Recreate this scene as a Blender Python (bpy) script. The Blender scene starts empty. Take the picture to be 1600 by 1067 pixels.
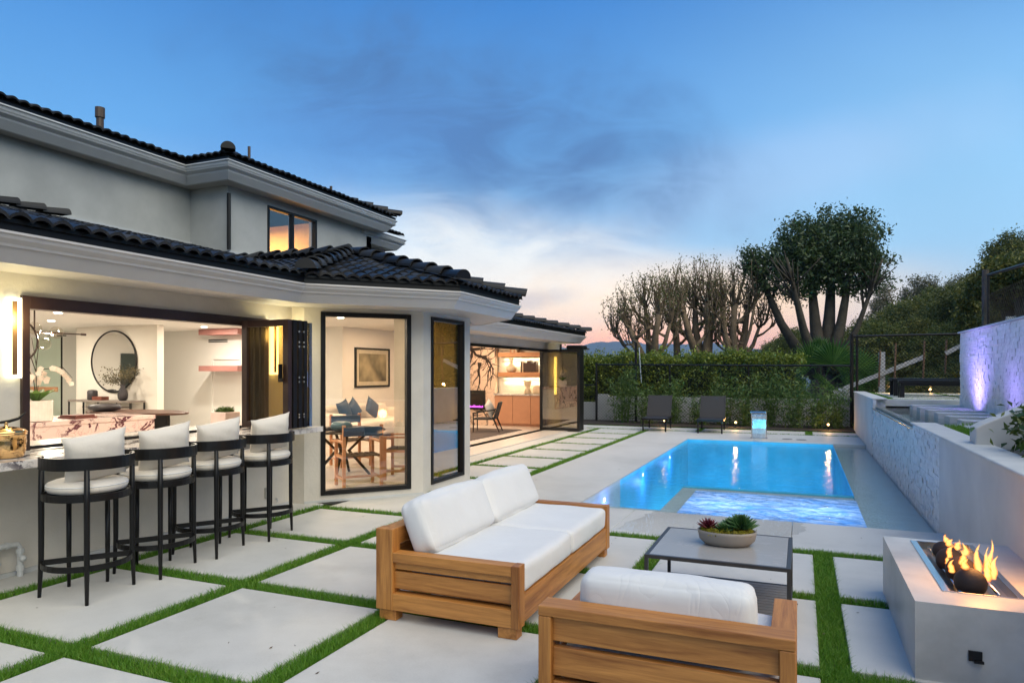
import bpy, math, random
import numpy as np
from mathutils import Vector, Matrix
random.seed(7); rng = np.random.default_rng(11)
S = bpy.context.scene
COL = S.collection
rad = math.radians
# ------------------------------------------------------------ camera, world, sun, exposure
YAW = math.atan(452 / 1082)
cd = bpy.data.cameras.new('camera'); cam = bpy.data.objects.new('camera', cd); COL.objects.link(cam)
cam.location = (0, 0, 1.68); cam.rotation_euler = (rad(90), 0, YAW)
cd.sensor_width = 36; cd.lens = 36 * 1082 / 1600; cd.shift_y = (580 - 533.5) / 1600
cd.clip_start = 0.05; cd.clip_end = 20000
S.camera = cam
FW = Vector((-math.sin(YAW), math.cos(YAW), 0)); RT = Vector((math.cos(YAW), math.sin(YAW), 0))
def at(u, v, d):            # a world point at distance d along the view
    return FW * d + RT * ((u - 800) / 1082 * d) + Vector((0, 0, 1.68 - (v - 580) / 1082 * d))
S.view_settings.view_transform = 'Standard'; S.view_settings.look = 'None'
S.view_settings.exposure = 0.38; S.view_settings.gamma = 1
S.cycles.max_bounces = 8; S.cycles.transparent_max_bounces = 24
S.cycles.caustics_reflective = False; S.cycles.caustics_refractive = False
S.cycles.sample_clamp_indirect = 6

class NT:                   # terse node-tree helper
    def __init__(s, nt): s.nt = nt; s.n = nt.nodes; s.l = nt.links
    def new(s, t, **k):
        n = s.n.new(t)
        for a, b in k.items(): setattr(n, a, b)
        return n
    def put(s, sock, v):
        if isinstance(v, bpy.types.NodeSocket): s.l.new(v, sock)
        else: sock.default_value = v
    def math(s, op, a, b=0.0, c=0.0, clamp=False):
        n = s.new('ShaderNodeMath', operation=op, use_clamp=clamp)
        for i, v in enumerate((a, b, c)): s.put(n.inputs[i], v)
        return n.outputs[0]
    def vmath(s, op, a, b=None):
        n = s.new('ShaderNodeVectorMath', operation=op); s.put(n.inputs[0], a)
        if b is not None: s.put(n.inputs[1], b)
        return n.outputs['Value'] if op in ('DOT_PRODUCT', 'LENGTH', 'DISTANCE') else n.outputs[0]
    def ramp(s, f, stops, interp='LINEAR'):
        n = s.new('ShaderNodeValToRGB'); s.put(n.inputs[0], f); r = n.color_ramp; r.interpolation = interp
        while len(r.elements) < len(stops): r.elements.new(0.5)
        for e, (p, c) in zip(r.elements, stops):
            e.position = p; e.color = (c[0], c[1], c[2], 1) if not isinstance(c, (int, float)) else (c, c, c, 1)
        return n.outputs[0]
    def mix(s, f, a, b, mode='MIX'):
        n = s.new('ShaderNodeMix', data_type='RGBA', blend_type=mode)
        s.put(n.inputs[0], f)
        for i, v in ((6, a), (7, b)):
            if isinstance(v, tuple) and len(v) == 3: v = (*v, 1)
            s.put(n.inputs[i], v)
        return n.outputs[2]
    def noise(s, vec, scale, detail=3, rough=0.5, dist=0.0):
        n = s.new('ShaderNodeTexNoise'); s.put(n.inputs['Scale'], scale); s.put(n.inputs['Detail'], detail)
        s.put(n.inputs['Roughness'], rough); s.put(n.inputs['Distortion'], dist)
        if vec is not None: s.put(n.inputs['Vector'], vec)
        return n.outputs[0]
    def smooth(s, x, a, b):
        n = s.new('ShaderNodeMapRange', interpolation_type='SMOOTHSTEP')
        s.put(n.inputs[0], x); n.inputs[1].default_value = a; n.inputs[2].default_value = b
        return n.outputs[0]

SUN_EL, SUN_ROT = rad(50), rad(62)
w = bpy.data.worlds.new('World'); S.world = w; w.use_nodes = True
W = NT(w.node_tree); W.n.clear()
tc = W.new('ShaderNodeTexCoord'); D = W.vmath('NORMALIZE', tc.outputs['Generated'])
sep = W.new('ShaderNodeSeparateXYZ'); W.l.new(D, sep.inputs[0]); z = sep.outputs[2]
fx = W.vmath('DOT_PRODUCT', D, tuple(FW)); rx = W.vmath('DOT_PRODUCT', D, tuple(RT))
az = W.math('DIVIDE', rx, W.math('MAXIMUM', fx, 0.15))          # horizontal direction, sunset side
el = W.math('DIVIDE', z, W.math('MAXIMUM', fx, 0.3))
sky = W.ramp(W.math('MAXIMUM', z, 0.0), [(0.0, (.66, .52, .44)), (.035, (.66, .62, .56)), (.09, (.56, .64, .70)), (.17, (.31, .55, .80)),
     (.30, (.115, .345, .70)), (.48, (.042, .20, .55)), (1, (.035, .16, .45))])
rt = W.math('MULTIPLY', W.smooth(az, .0, .75), W.math('SUBTRACT', 1.0, W.smooth(el, .25, .75)))
sky = W.mix(W.math('MULTIPLY', rt, .70), sky, (.30, .58, .84))
glow = W.math('MULTIPLY', W.math('SUBTRACT', 1.0, W.smooth(W.math('ABSOLUTE', W.math('SUBTRACT', az, .18)), 0.0, .50)),
              W.math('SUBTRACT', 1.0, W.smooth(el, 0.03, .125)))
sky = W.mix(W.math('MULTIPLY', glow, .98), sky, (1.75, .60, .20))
gl2 = W.math('MULTIPLY', W.math('SUBTRACT', 1.0, W.smooth(W.math('ABSOLUTE', W.math('SUBTRACT', az, .18)), 0.0, .65)),
             W.math('SUBTRACT', 1.0, W.smooth(W.math('ABSOLUTE', W.math('SUBTRACT', el, .105)), 0.0, .085)))
sky = W.mix(W.math('MULTIPLY', gl2, .88), sky, (1.32, .86, .42))
# soft clouds: a pale bank low on the left of the glow, a slate-blue smear above it
cv = W.new('ShaderNodeCombineXYZ'); W.l.new(az, cv.inputs[0]); W.l.new(el, cv.inputs[1])
n1 = W.noise(cv.outputs[0], 4.2, 7, .60, .5); n2 = W.noise(cv.outputs[0], 1.5, 4, .5, .8)
def blob(cx, cy, sx, sy, ang, lo, hi, amt=.55):
    a = W.math('SUBTRACT', az, cx); b = W.math('SUBTRACT', el, cy)
    ca, sa = math.cos(ang), math.sin(ang)
    p = W.math('DIVIDE', W.math('ADD', W.math('MULTIPLY', a, ca), W.math('MULTIPLY', b, sa)), sx)
    q = W.math('DIVIDE', W.math('SUBTRACT', W.math('MULTIPLY', b, ca), W.math('MULTIPLY', a, sa)), sy)
    r = W.math('SQRT', W.math('ADD', W.math('MULTIPLY', p, p), W.math('MULTIPLY', q, q)))
    r = W.math('ADD', r, W.math('MULTIPLY', W.math('SUBTRACT', n1, .5), amt * 2))
    return W.math('SUBTRACT', 1.0, W.smooth(r, lo, hi))
pale = blob(-.02, .155, .36, .095, -.12, .25, 1.25)
st_ = W.new('ShaderNodeMapping'); st_.inputs['Rotation'].default_value = (0, 0, .38); st_.inputs['Scale'].default_value = (3.0, 7.5, 1); W.l.new(cv.outputs[0], st_.inputs[0])
tex = W.noise(st_.outputs[0], 1.7, 8, .62, .9); tx = W.smooth(tex, .32, .66)
pale = W.math('MULTIPLY', pale, W.math('SUBTRACT', 1.1, W.math('MULTIPLY', tx, .45)), clamp=True)
sky = W.mix(W.math('MULTIPLY', pale, .82), sky, (.90, .91, .88))
pale2 = blob(.42, .30, .30, .07, .25, .2, 1.3)
sky = W.mix(W.math('MULTIPLY', pale2, .30), sky, (.46, .60, .84))
dark = blob(-.06, .36, .40, .16, -.34, .1, 1.25, .85)
dark = W.math('MULTIPLY', dark, W.math('ADD', .50, W.math('MULTIPLY', tx, .62)), clamp=True)
sky = W.mix(W.math('MULTIPLY', dark, .82), sky, (.062, .155, .36))
dark2 = blob(-.30, .32, .30, .09, .1, .2, 1.3)
sky = W.mix(W.math('MULTIPLY', dark2, .32), sky, (.09, .25, .62))
sm = blob(.01, .10, .09, .018, .15, .2, 1.2)
sky = W.mix(W.math('MULTIPLY', sm, .45), sky, (.42, .42, .50))
hsv = W.new('ShaderNodeMix', data_type='RGBA', blend_type='MULTIPLY'); hsv.inputs[0].default_value = 1
W.l.new(sky, hsv.inputs[6]); vv = W.math('ADD', .86, W.math('MULTIPLY', n2, .28))
cc = W.new('ShaderNodeCombineColor')
for i in range(3): W.l.new(vv, cc.inputs[i])
W.l.new(cc.outputs[0], hsv.inputs[7])
bg = W.new('ShaderNodeBackground'); W.l.new(hsv.outputs[2], bg.inputs[0]); bg.inputs[1].default_value = 0.96
ns = W.new('ShaderNodeTexSky', sky_type='NISHITA'); ns.sun_disc = False; ns.sun_elevation = rad(1.5); ns.sun_rotation = -YAW + rad(12)
bg2 = W.new('ShaderNodeBackground'); W.l.new(ns.outputs[0], bg2.inputs[0]); bg2.inputs[1].default_value = 0.004
ad = W.new('ShaderNodeAddShader'); W.l.new(bg.outputs[0], ad.inputs[0]); W.l.new(bg2.outputs[0], ad.inputs[1])
wo = W.new('ShaderNodeOutputWorld'); W.l.new(ad.outputs[0], wo.inputs[0])

sl = bpy.data.lights.new('dusk_light', 'SUN'); sl.energy = 2.75; sl.angle = rad(72); sl.color = (1.0, .91, .68)
so = bpy.data.objects.new('dusk_light', sl); COL.objects.link(so)
so.rotation_euler = (rad(90) - SUN_EL, 0, SUN_ROT)

# ------------------------------------------------------------ materials
def srgb(r, g, b):
    f = lambda c: (c / 255 / 12.92) if c / 255 <= .04045 else ((c / 255 + .055) / 1.055) ** 2.4
    return (f(r), f(g), f(b))
MATS = {}
def pm(name, col, rough=.6, metal=0, var=.12, scale=6, bump=0.0, bscale=60, spec=.5, col2=None, stretch=None, detail=4, coat=0, bdist=.01, trans=0):
    m = bpy.data.materials.new(name); m.use_nodes = True; N = NT(m.node_tree)
    b = N.n['Principled BSDF']; tcn = N.new('ShaderNodeTexCoord'); v = tcn.outputs['Object']
    if stretch:
        mp = N.new('ShaderNodeMapping'); mp.inputs['Scale'].default_value = stretch; N.l.new(v, mp.inputs[0]); v = mp.outputs[0]
    c2 = col2 or tuple(min(1, c * (1 + var)) for c in col); c1 = col if col2 else tuple(c * (1 - var) for c in col)
    n = N.noise(v, scale, detail, .6)
    cr = N.ramp(n, [(.3, c1), (.7, c2)])
    N.l.new(cr, b.inputs['Base Color'])
    N.put(b.inputs['Roughness'], N.math('ADD', rough - .06, N.math('MULTIPLY', n, .12)) if rough > .08 else rough)
    b.inputs['Metallic'].default_value = metal; b.inputs['Specular IOR Level'].default_value = spec
    b.inputs['Coat Weight'].default_value = coat
    if trans: b.inputs['Transmission Weight'].default_value = trans
    if bump:
        bn = N.new('ShaderNodeBump'); bn.inputs['Strength'].default_value = bump; bn.inputs['Distance'].default_value = bdist
        N.l.new(N.noise(v, bscale, 4, .6), bn.inputs['Height']); N.l.new(bn.outputs[0], b.inputs['Normal'])
    MATS[name] = m; return m
def emis(name, col, st):
    m = bpy.data.materials.new(name); m.use_nodes = True; N = NT(m.node_tree); N.n.clear()
    e = N.new('ShaderNodeEmission'); e.inputs[0].default_value = (*col, 1); e.inputs[1].default_value = st
    o = N.new('ShaderNodeOutputMaterial'); N.l.new(e.outputs[0], o.inputs[0]); MATS[name] = m; return m
def glassm(name, tint, ior=1.5, bump=0, bscale=8, rough=0, boost=1.0):
    m = bpy.data.materials.new(name); m.use_nodes = True; N = NT(m.node_tree); N.n.clear()
    t = N.new('ShaderNodeBsdfTransparent'); t.inputs[0].default_value = (*tint, 1)
    g = N.new('ShaderNodeBsdfGlossy'); g.inputs['Roughness'].default_value = rough
    f = N.new('ShaderNodeFresnel'); gb = N.new('ShaderNodeNewGeometry')
    N.put(f.inputs[0], N.math('ADD', ior, N.math('MULTIPLY', gb.outputs['Backfacing'], 1 / ior - ior)))
    if bump:
        tcn = N.new('ShaderNodeTexCoord'); bn = N.new('ShaderNodeBump'); bn.inputs['Strength'].default_value = bump; bn.inputs['Distance'].default_value = .05
        h = N.math('ADD', N.noise(tcn.outputs['Object'], bscale, 3, .5), N.math('MULTIPLY', N.noise(tcn.outputs['Object'], bscale * 3.3, 2, .5), .4))
        N.l.new(h, bn.inputs['Height']); N.l.new(bn.outputs[0], g.inputs['Normal']); N.l.new(bn.outputs[0], f.inputs['Normal'])
    mx = N.new('ShaderNodeMixShader'); N.put(mx.inputs[0], N.math('MULTIPLY', f.outputs[0], boost, clamp=True)); N.l.new(t.outputs[0], mx.inputs[1]); N.l.new(g.outputs[0], mx.inputs[2])
    o = N.new('ShaderNodeOutputMaterial'); N.l.new(mx.outputs[0], o.inputs[0]); MATS[name] = m; return m
def leafm(name, c1, c2, c3=None, transl=.35, rough=.5):
    m = bpy.data.materials.new(name); m.use_nodes = True; N = NT(m.node_tree); b = N.n['Principled BSDF']; o = N.n['Material Output']
    g = N.new('ShaderNodeNewGeometry'); tcn = N.new('ShaderNodeTexCoord')
    f = N.math('ADD', N.math('MULTIPLY', g.outputs['Random Per Island'], .6), N.math('MULTIPLY', N.noise(tcn.outputs['Object'], 1.3, 2), .4))
    cr = N.ramp(f, [(.15, c1), (.6, c2), (.9, c3 or c2)])
    N.l.new(cr, b.inputs['Base Color']); b.inputs['Roughness'].default_value = rough
    t = N.new('ShaderNodeBsdfTranslucent'); N.l.new(cr, t.inputs[0])
    mx = N.new('ShaderNodeMixShader'); mx.inputs[0].default_value = transl
    N.l.new(b.outputs[0], mx.inputs[1]); N.l.new(t.outputs[0], mx.inputs[2]); N.l.new(mx.outputs[0], o.inputs[0])
    MATS[name] = m; return m
def marble(name, base, vein, scale=1.2, thick=.03, rough=.25, vein2=None, mtype='FBM', rot=(0, 0, 0), amt=1.2):
    m = bpy.data.materials.new(name); m.use_nodes = True; N = NT(m.node_tree); b = N.n['Principled BSDF']
    tcn = N.new('ShaderNodeTexCoord'); mp = N.new('ShaderNodeMapping'); mp.inputs['Rotation'].default_value = rot; N.l.new(tcn.outputs['Object'], mp.inputs[0])
    n = N.noise(mp.outputs[0], scale, 6, .62, amt)
    d = N.math('ABSOLUTE', N.math('SUBTRACT', n, .5)); f = N.math('SUBTRACT', 1.0, N.smooth(d, thick * .25, thick))
    m2 = N.noise(mp.outputs[0], scale * .6, 2); f = N.math('MULTIPLY', f, N.smooth(m2, .42, .56))
    nn = N.noise(mp.outputs[0], scale * 2.4, 6, .6, .8); d2 = N.math('ABSOLUTE', N.math('SUBTRACT', nn, .5))
    f2 = N.math('MULTIPLY', N.math('SUBTRACT', 1.0, N.smooth(d2, .002, .012)), .45)
    c = N.mix(f2, base, vein2 or vein); c = N.mix(f, c, vein); N.l.new(c, b.inputs['Base Color']); b.inputs['Roughness'].default_value = rough
    MATS[name] = m; return m

def wood(name, ax, c1=(.23, .078, .014), c2=(.56, .245, .058)):
    st = {'x': (.9, 14, 14), 'y': (14, .9, 14), 'z': (14, 14, .9)}[ax]
    m = bpy.data.materials.new(name); m.use_nodes = True; N = NT(m.node_tree); b = N.n['Principled BSDF']
    tcn = N.new('ShaderNodeTexCoord'); mp = N.new('ShaderNodeMapping'); mp.inputs['Scale'].default_value = st; N.l.new(tcn.outputs['Object'], mp.inputs[0])
    n = N.noise(mp.outputs[0], 1.6, 5, .65, .9); n2 = N.noise(mp.outputs[0], 9, 3, .6)
    st2 = {'x': (.35, 2.4, 2.4), 'y': (2.4, .35, 2.4), 'z': (2.4, 2.4, .35)}[ax]
    mp2 = N.new('ShaderNodeMapping'); mp2.inputs['Scale'].default_value = st2; N.l.new(tcn.outputs['Object'], mp2.inputs[0])
    n3 = N.noise(mp2.outputs[0], 3, 2, .5)
    f = N.math('ADD', N.math('MULTIPLY', n, .50), N.math('ADD', N.math('MULTIPLY', n2, .2), N.math('MULTIPLY', n3, .35)))
    gm = N.new('ShaderNodeNewGeometry')
    f = N.math('ADD', f, N.math('MULTIPLY', N.math('SUBTRACT', gm.outputs['Random Per Island'], .5), .16))
    cr = N.ramp(f, [(.36, c1), (.62, c2)]); N.l.new(cr, b.inputs['Base Color']); b.inputs['Roughness'].default_value = .48
    bn = N.new('ShaderNodeBump'); bn.inputs['Strength'].default_value = .25; bn.inputs['Distance'].default_value = .003
    N.l.new(f, bn.inputs['Height']); N.l.new(bn.outputs[0], b.inputs['Normal']); MATS[name] = m; return m
for a in 'xyz': wood('teak_' + a, a)
wood('walnut_x', 'x', (.05, .02, .012), (.11, .048, .03)); wood('oak_z', 'z', (.48, .20, .09), (.62, .30, .15)); wood('oak_x', 'x', (.42, .18, .08), (.55, .27, .13))

stucco = pm('stucco', (.60, .555, .485), .85, var=.10, scale=1.7, bump=.5, bscale=26, bdist=.008, detail=7)
stucco_up = pm('stucco_upper', (.44, .45, .435), .85, var=.12, scale=1.4, bump=.3, bscale=30, bdist=.006)
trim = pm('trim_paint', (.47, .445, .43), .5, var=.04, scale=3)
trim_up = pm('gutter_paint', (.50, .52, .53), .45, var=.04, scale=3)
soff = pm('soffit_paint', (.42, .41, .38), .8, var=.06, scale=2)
tile_m = pm('black_roof_tile', (.020, .020, .021), .46, var=.4, scale=9, bump=.15, bscale=70)
N = NT(tile_m.node_tree); b = N.n['Principled BSDF']; gg = N.new('ShaderNodeNewGeometry'); b.inputs['Specular IOR Level'].default_value = .26
N.l.new(N.ramp(gg.outputs['Random Per Island'], [(0, (.010, .010, .011)), (.6, (.024, .024, .025)), (1, (.045, .044, .042))]), b.inputs['Base Color']); N.put(b.inputs['Roughness'], N.math('ADD', .36, N.math('MULTIPLY', gg.outputs['Random Per Island'], .25)))
blackm = pm('black_metal', (.007, .0065, .0065), .36, var=.2, scale=5, spec=.3)
bronze = pm('dark_bronze_metal', (.030, .014, .010), .35, var=.2, scale=5)
gray_conc = pm('paving_concrete', (.60, .575, .56), .62, var=.045, scale=1.1, bump=.06, bscale=120)
def paving():               # stain and scuff of large cast slabs
    m = bpy.data.materials.new('cast_paving'); m.use_nodes = True; N = NT(m.node_tree); b = N.n['Principled BSDF']; t = N.new('ShaderNodeTexCoord'); o = t.outputs['Object']
    a = N.noise(o, .55, 5, .6, .5); c = N.noise(o, 5, 5, .7); d = N.noise(o, 90, 2, .5)
    f = N.math('ADD', N.math('MULTIPLY', a, .55), N.math('ADD', N.math('MULTIPLY', c, .3), N.math('MULTIPLY', d, .15)))
    cr = N.ramp(f, [(.33, (.43, .42, .39)), (.50, (.53, .52, .487)), (.68, (.60, .588, .553))])
    sp = N.noise(o, 23, 2, .5); cr = N.mix(N.math('MULTIPLY', N.smooth(sp, .73, .79), .45), cr, (.33, .31, .29))
    N.l.new(cr, b.inputs['Base Color']); N.put(b.inputs['Roughness'], N.math('ADD', .40, N.math('MULTIPLY', c, .35)))
    bn = N.new('ShaderNodeBump'); bn.inputs['Strength'].default_value = .12; bn.inputs['Distance'].default_value = .004; N.l.new(d, bn.inputs['Height']); N.l.new(bn.outputs[0], b.inputs['Normal'])
    return m
paving_m = paving()
soil = pm('soil', (.03, .022, .015), .95, var=.4, scale=20, bump=.8, bscale=40, bdist=.03)
terr_m = pm('hill_ground', (.035, .05, .018), .95, var=.5, scale=.6, bump=.5, bscale=3, bdist=.3, detail=6)
wallw = pm('garden_wall_render', (.53, .525, .505), .75, var=.11, scale=1.3, bump=.12, bscale=50)
conc_fp = pm('fire_pit_concrete', (.47, .47, .45), .42, var=.20, scale=2.2, bump=.10, bscale=9, detail=6)
stone_m = pm('stacked_stone', (.76, .73, .71), .6, var=.16, scale=14, bump=.6, bscale=45, bdist=.01)
stone_lo = pm('stacked_stone_grey', (.62, .61, .59), .6, var=.18, scale=14, bump=.6, bscale=45, bdist=.01)
cap_m = pm('wall_coping', (.50, .505, .49), .65, var=.09, scale=4, bump=.3, bscale=25)
def fabric(name, col):
    m = pm(name, col, .9, var=.03, scale=3); N = NT(m.node_tree); b = N.n['Principled BSDF']; t_ = N.new('ShaderNodeTexCoord'); o = t_.outputs['Object']
    mp = N.new('ShaderNodeMapping'); mp.inputs['Scale'].default_value = (1, 1, .45); N.l.new(o, mp.inputs[0])
    wv = N.noise(mp.outputs[0], 5.5, 2, .5, 1.8); wv = N.math('POWER', N.math('ABSOLUTE', N.math('SUBTRACT', wv, .5)), .6)
    h = N.math('ADD', N.math('MULTIPLY', N.noise(o, 5, 2), .9), N.math('ADD', N.math('MULTIPLY', wv, .55), N.math('MULTIPLY', N.noise(o, 480, 2), .05)))
    bn = N.new('ShaderNodeBump'); bn.inputs['Strength'].default_value = .36; bn.inputs['Distance'].default_value = .020; N.l.new(h, bn.inputs['Height']); N.l.new(bn.outputs[0], b.inputs['Normal'])
    b.inputs['Sheen Weight'].default_value = .15; return m
white_fab = fabric('white_cushion_fabric', (.66, .655, .645)); cream_fab = fabric('cream_cushion_fabric', (.68, .62, .54))
piping_m = pm('seam_piping', (.70, .69, .67), .8)
pool_m = pm('pool_plaster', (.09, .52, .74), .5, var=.18, scale=1.3)
pool_sh = pm('pool_shelf_plaster', (.46, .52, .52), .5, var=.08, scale=3)
grey_tbl = marble('grey_table_stone', (.33, .325, .315), (.38, .37, .36), 3, .02, .22)
marb = marble('bar_marble', (.62, .57, .53), (.045, .035, .05), 1.5, .035, .18)
marb_r = marble('island_marble', (.66, .50, .46), (.09, .02, .035), 1.6, .045, .2, (.25, .04, .06))
marb_w = marble('fireplace_marble', (.74, .55, .43), (.035, .02, .015), .62, .045, .3, (.10, .05, .03), rot=(0, .6, 0), amt=2.0)
int_wall = pm('interior_wall_paint', (.74, .70, .63), .8, var=.02, scale=1)
int_white = pm('interior_white_paint', (.80, .79, .76), .7, var=.02, scale=1)
int_floor = pm('interior_floor_tile', (.62, .56, .50), .3, var=.05, scale=2)
gold = pm('polished_gold', (.80, .50, .22), .12, 1, var=.05)
steel = pm('brushed_steel', (.62, .62, .62), .22, 1, var=.05, scale=8, stretch=(1, 30, 1))
grass_l = leafm('artificial_grass', (.065, .19, .010), (.125, .31, .018), (.30, .42, .06), .35, .55)
leaf_hedge = leafm('hedge_leaf', (.055, .10, .012), (.17, .22, .022), (.40, .42, .05), .3, .4)
leaf_bamboo = leafm('bamboo_leaf', (.045, .095, .020), (.085, .155, .030), (.17, .24, .06), .3, .5)
leaf_big = leafm('broad_tree_leaf', (.028, .060, .022), (.060, .105, .036), (.14, .18, .06), .3, .45)
leaf_pol = leafm('sparse_tree_leaf', (.06, .085, .018), (.13, .15, .035), (.24, .20, .06), .4, .5)
leaf_hill = leafm('hill_tree_leaf', (.040, .065, .012), (.11, .13, .022), (.26, .22, .035), .3, .6)
leaf_pale = leafm('pale_tree_leaf', (.06, .07, .035), (.14, .14, .07), (.28, .22, .11), .3, .6)
leaf_shrub = leafm('shrub_leaf', (.028, .060, .010), (.065, .12, .018), (.17, .20, .04), .3, .35)
leaf_palm = leafm('palm_leaf', (.035, .09, .015), (.085, .19, .03), (.17, .28, .05), .35, .4)
bark = pm('pale_bark', (.17, .12, .072), .9, var=.35, scale=3, bump=.7, bscale=12, bdist=.05)
bark_d = pm('dark_bark', (.060, .050, .036), .9, var=.35, scale=3, bump=.7, bscale=12, bdist=.05)
sling = pm('black_sling_fabric', (.020, .018, .018), .7, bump=.3, bscale=300)
window_glass = glassm('window_glass', (.94, .92, .88), 1.5)
tint_glass = glassm('tinted_glass', (.44, .31, .09), 1.5, boost=5.5)
sky_glass = glassm('upper_glass', (.95, .93, .9), 1.5, boost=3.2)
amber_glass = glassm('amber_glass', (.92, .66, .28), 1.5, boost=1.6)
blue_glass = glassm('bay_glass', (.93, .89, .83), 1.52, boost=3.8)
water_m = glassm('pool_water', (.62, .90, .98), 1.33, bump=.22, bscale=5.5)
shallow_m = glassm('shallow_water', (.88, .95, .95), 1.33, bump=.12, bscale=9)
wet_m = glassm('wet_film', (1, 1, 1), 1.36, boost=.7)
def spa_mat():
    m = bpy.data.materials.new('bubbling_spa_water'); m.use_nodes = True; N = NT(m.node_tree); N.n.clear()
    tcn = N.new('ShaderNodeTexCoord'); mp = N.new('ShaderNodeMapping'); mp.inputs['Scale'].default_value = (1, 1.9, 1); N.l.new(tcn.outputs['Object'], mp.inputs[0])
    n = N.noise(mp.outputs[0], 2.3, 8, .70, 2.6)
    tr = N.new('ShaderNodeBsdfTransparent'); tr.inputs[0].default_value = (.45, .74, .96, 1)
    df = N.new('ShaderNodeBsdfDiffuse'); N.l.new(N.ramp(n, [(.32, (.16, .44, .80)), (.43, (.36, .60, .88)), (.53, (.62, .76, .93)), (.66, (.88, .91, .95))]), df.inputs[0])
    mx = N.new('ShaderNodeMixShader'); N.put(mx.inputs[0], N.math('ADD', .55, N.math('MULTIPLY', N.smooth(n, .40, .60), .42))); N.l.new(tr.outputs[0], mx.inputs[1]); N.l.new(df.outputs[0], mx.inputs[2])
    tl = N.new('ShaderNodeBsdfTranslucent'); N.l.new(N.ramp(n, [(.36, (.25, .55, .95)), (.66, (.9, .95, 1))]), tl.inputs[0]); m3 = N.new('ShaderNodeMixShader'); m3.inputs[0].default_value = .45; N.l.new(mx.outputs[0], m3.inputs[1]); N.l.new(tl.outputs[0], m3.inputs[2]); mx = m3
    g = N.new('ShaderNodeBsdfGlossy'); g.inputs['Roughness'].default_value = .12; f = N.new('ShaderNodeFresnel'); f.inputs[0].default_value = 1.33
    bn = N.new('ShaderNodeBump'); bn.inputs['Strength'].default_value = .35; bn.inputs['Distance'].default_value = .02; N.l.new(n, bn.inputs['Height'])
    for t in (g, f, df): N.l.new(bn.outputs[0], t.inputs['Normal'])
    m2 = N.new('ShaderNodeMixShader'); N.l.new(f.outputs[0], m2.inputs[0]); N.l.new(mx.outputs[0], m2.inputs[1]); N.l.new(g.outputs[0], m2.inputs[2])
    o = N.new('ShaderNodeOutputMaterial'); N.l.new(m2.outputs[0], o.inputs[0]); return m
spa_m = spa_mat()
led = emis('warm_led', (1, .93, .62), 5); led_soft = emis('shelf_led', (1, .88, .58), 5); down_m = emis('downlight_lens', (1, .90, .72), 14)
bulb = emis('bulb_glow', (1, .86, .5), 12); pathglow = emis('path_light_lens', (1, .60, .22), 8); flame_v = emis('violet_flame', (.85, .10, .9), 3)
flame_o = emis('fire_flame', (1, .36, .06), 3.2); flame_y = emis('fire_core', (1, .62, .20), 5); violet = emis('violet_led', (.35, .25, 1), 14)

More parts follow.
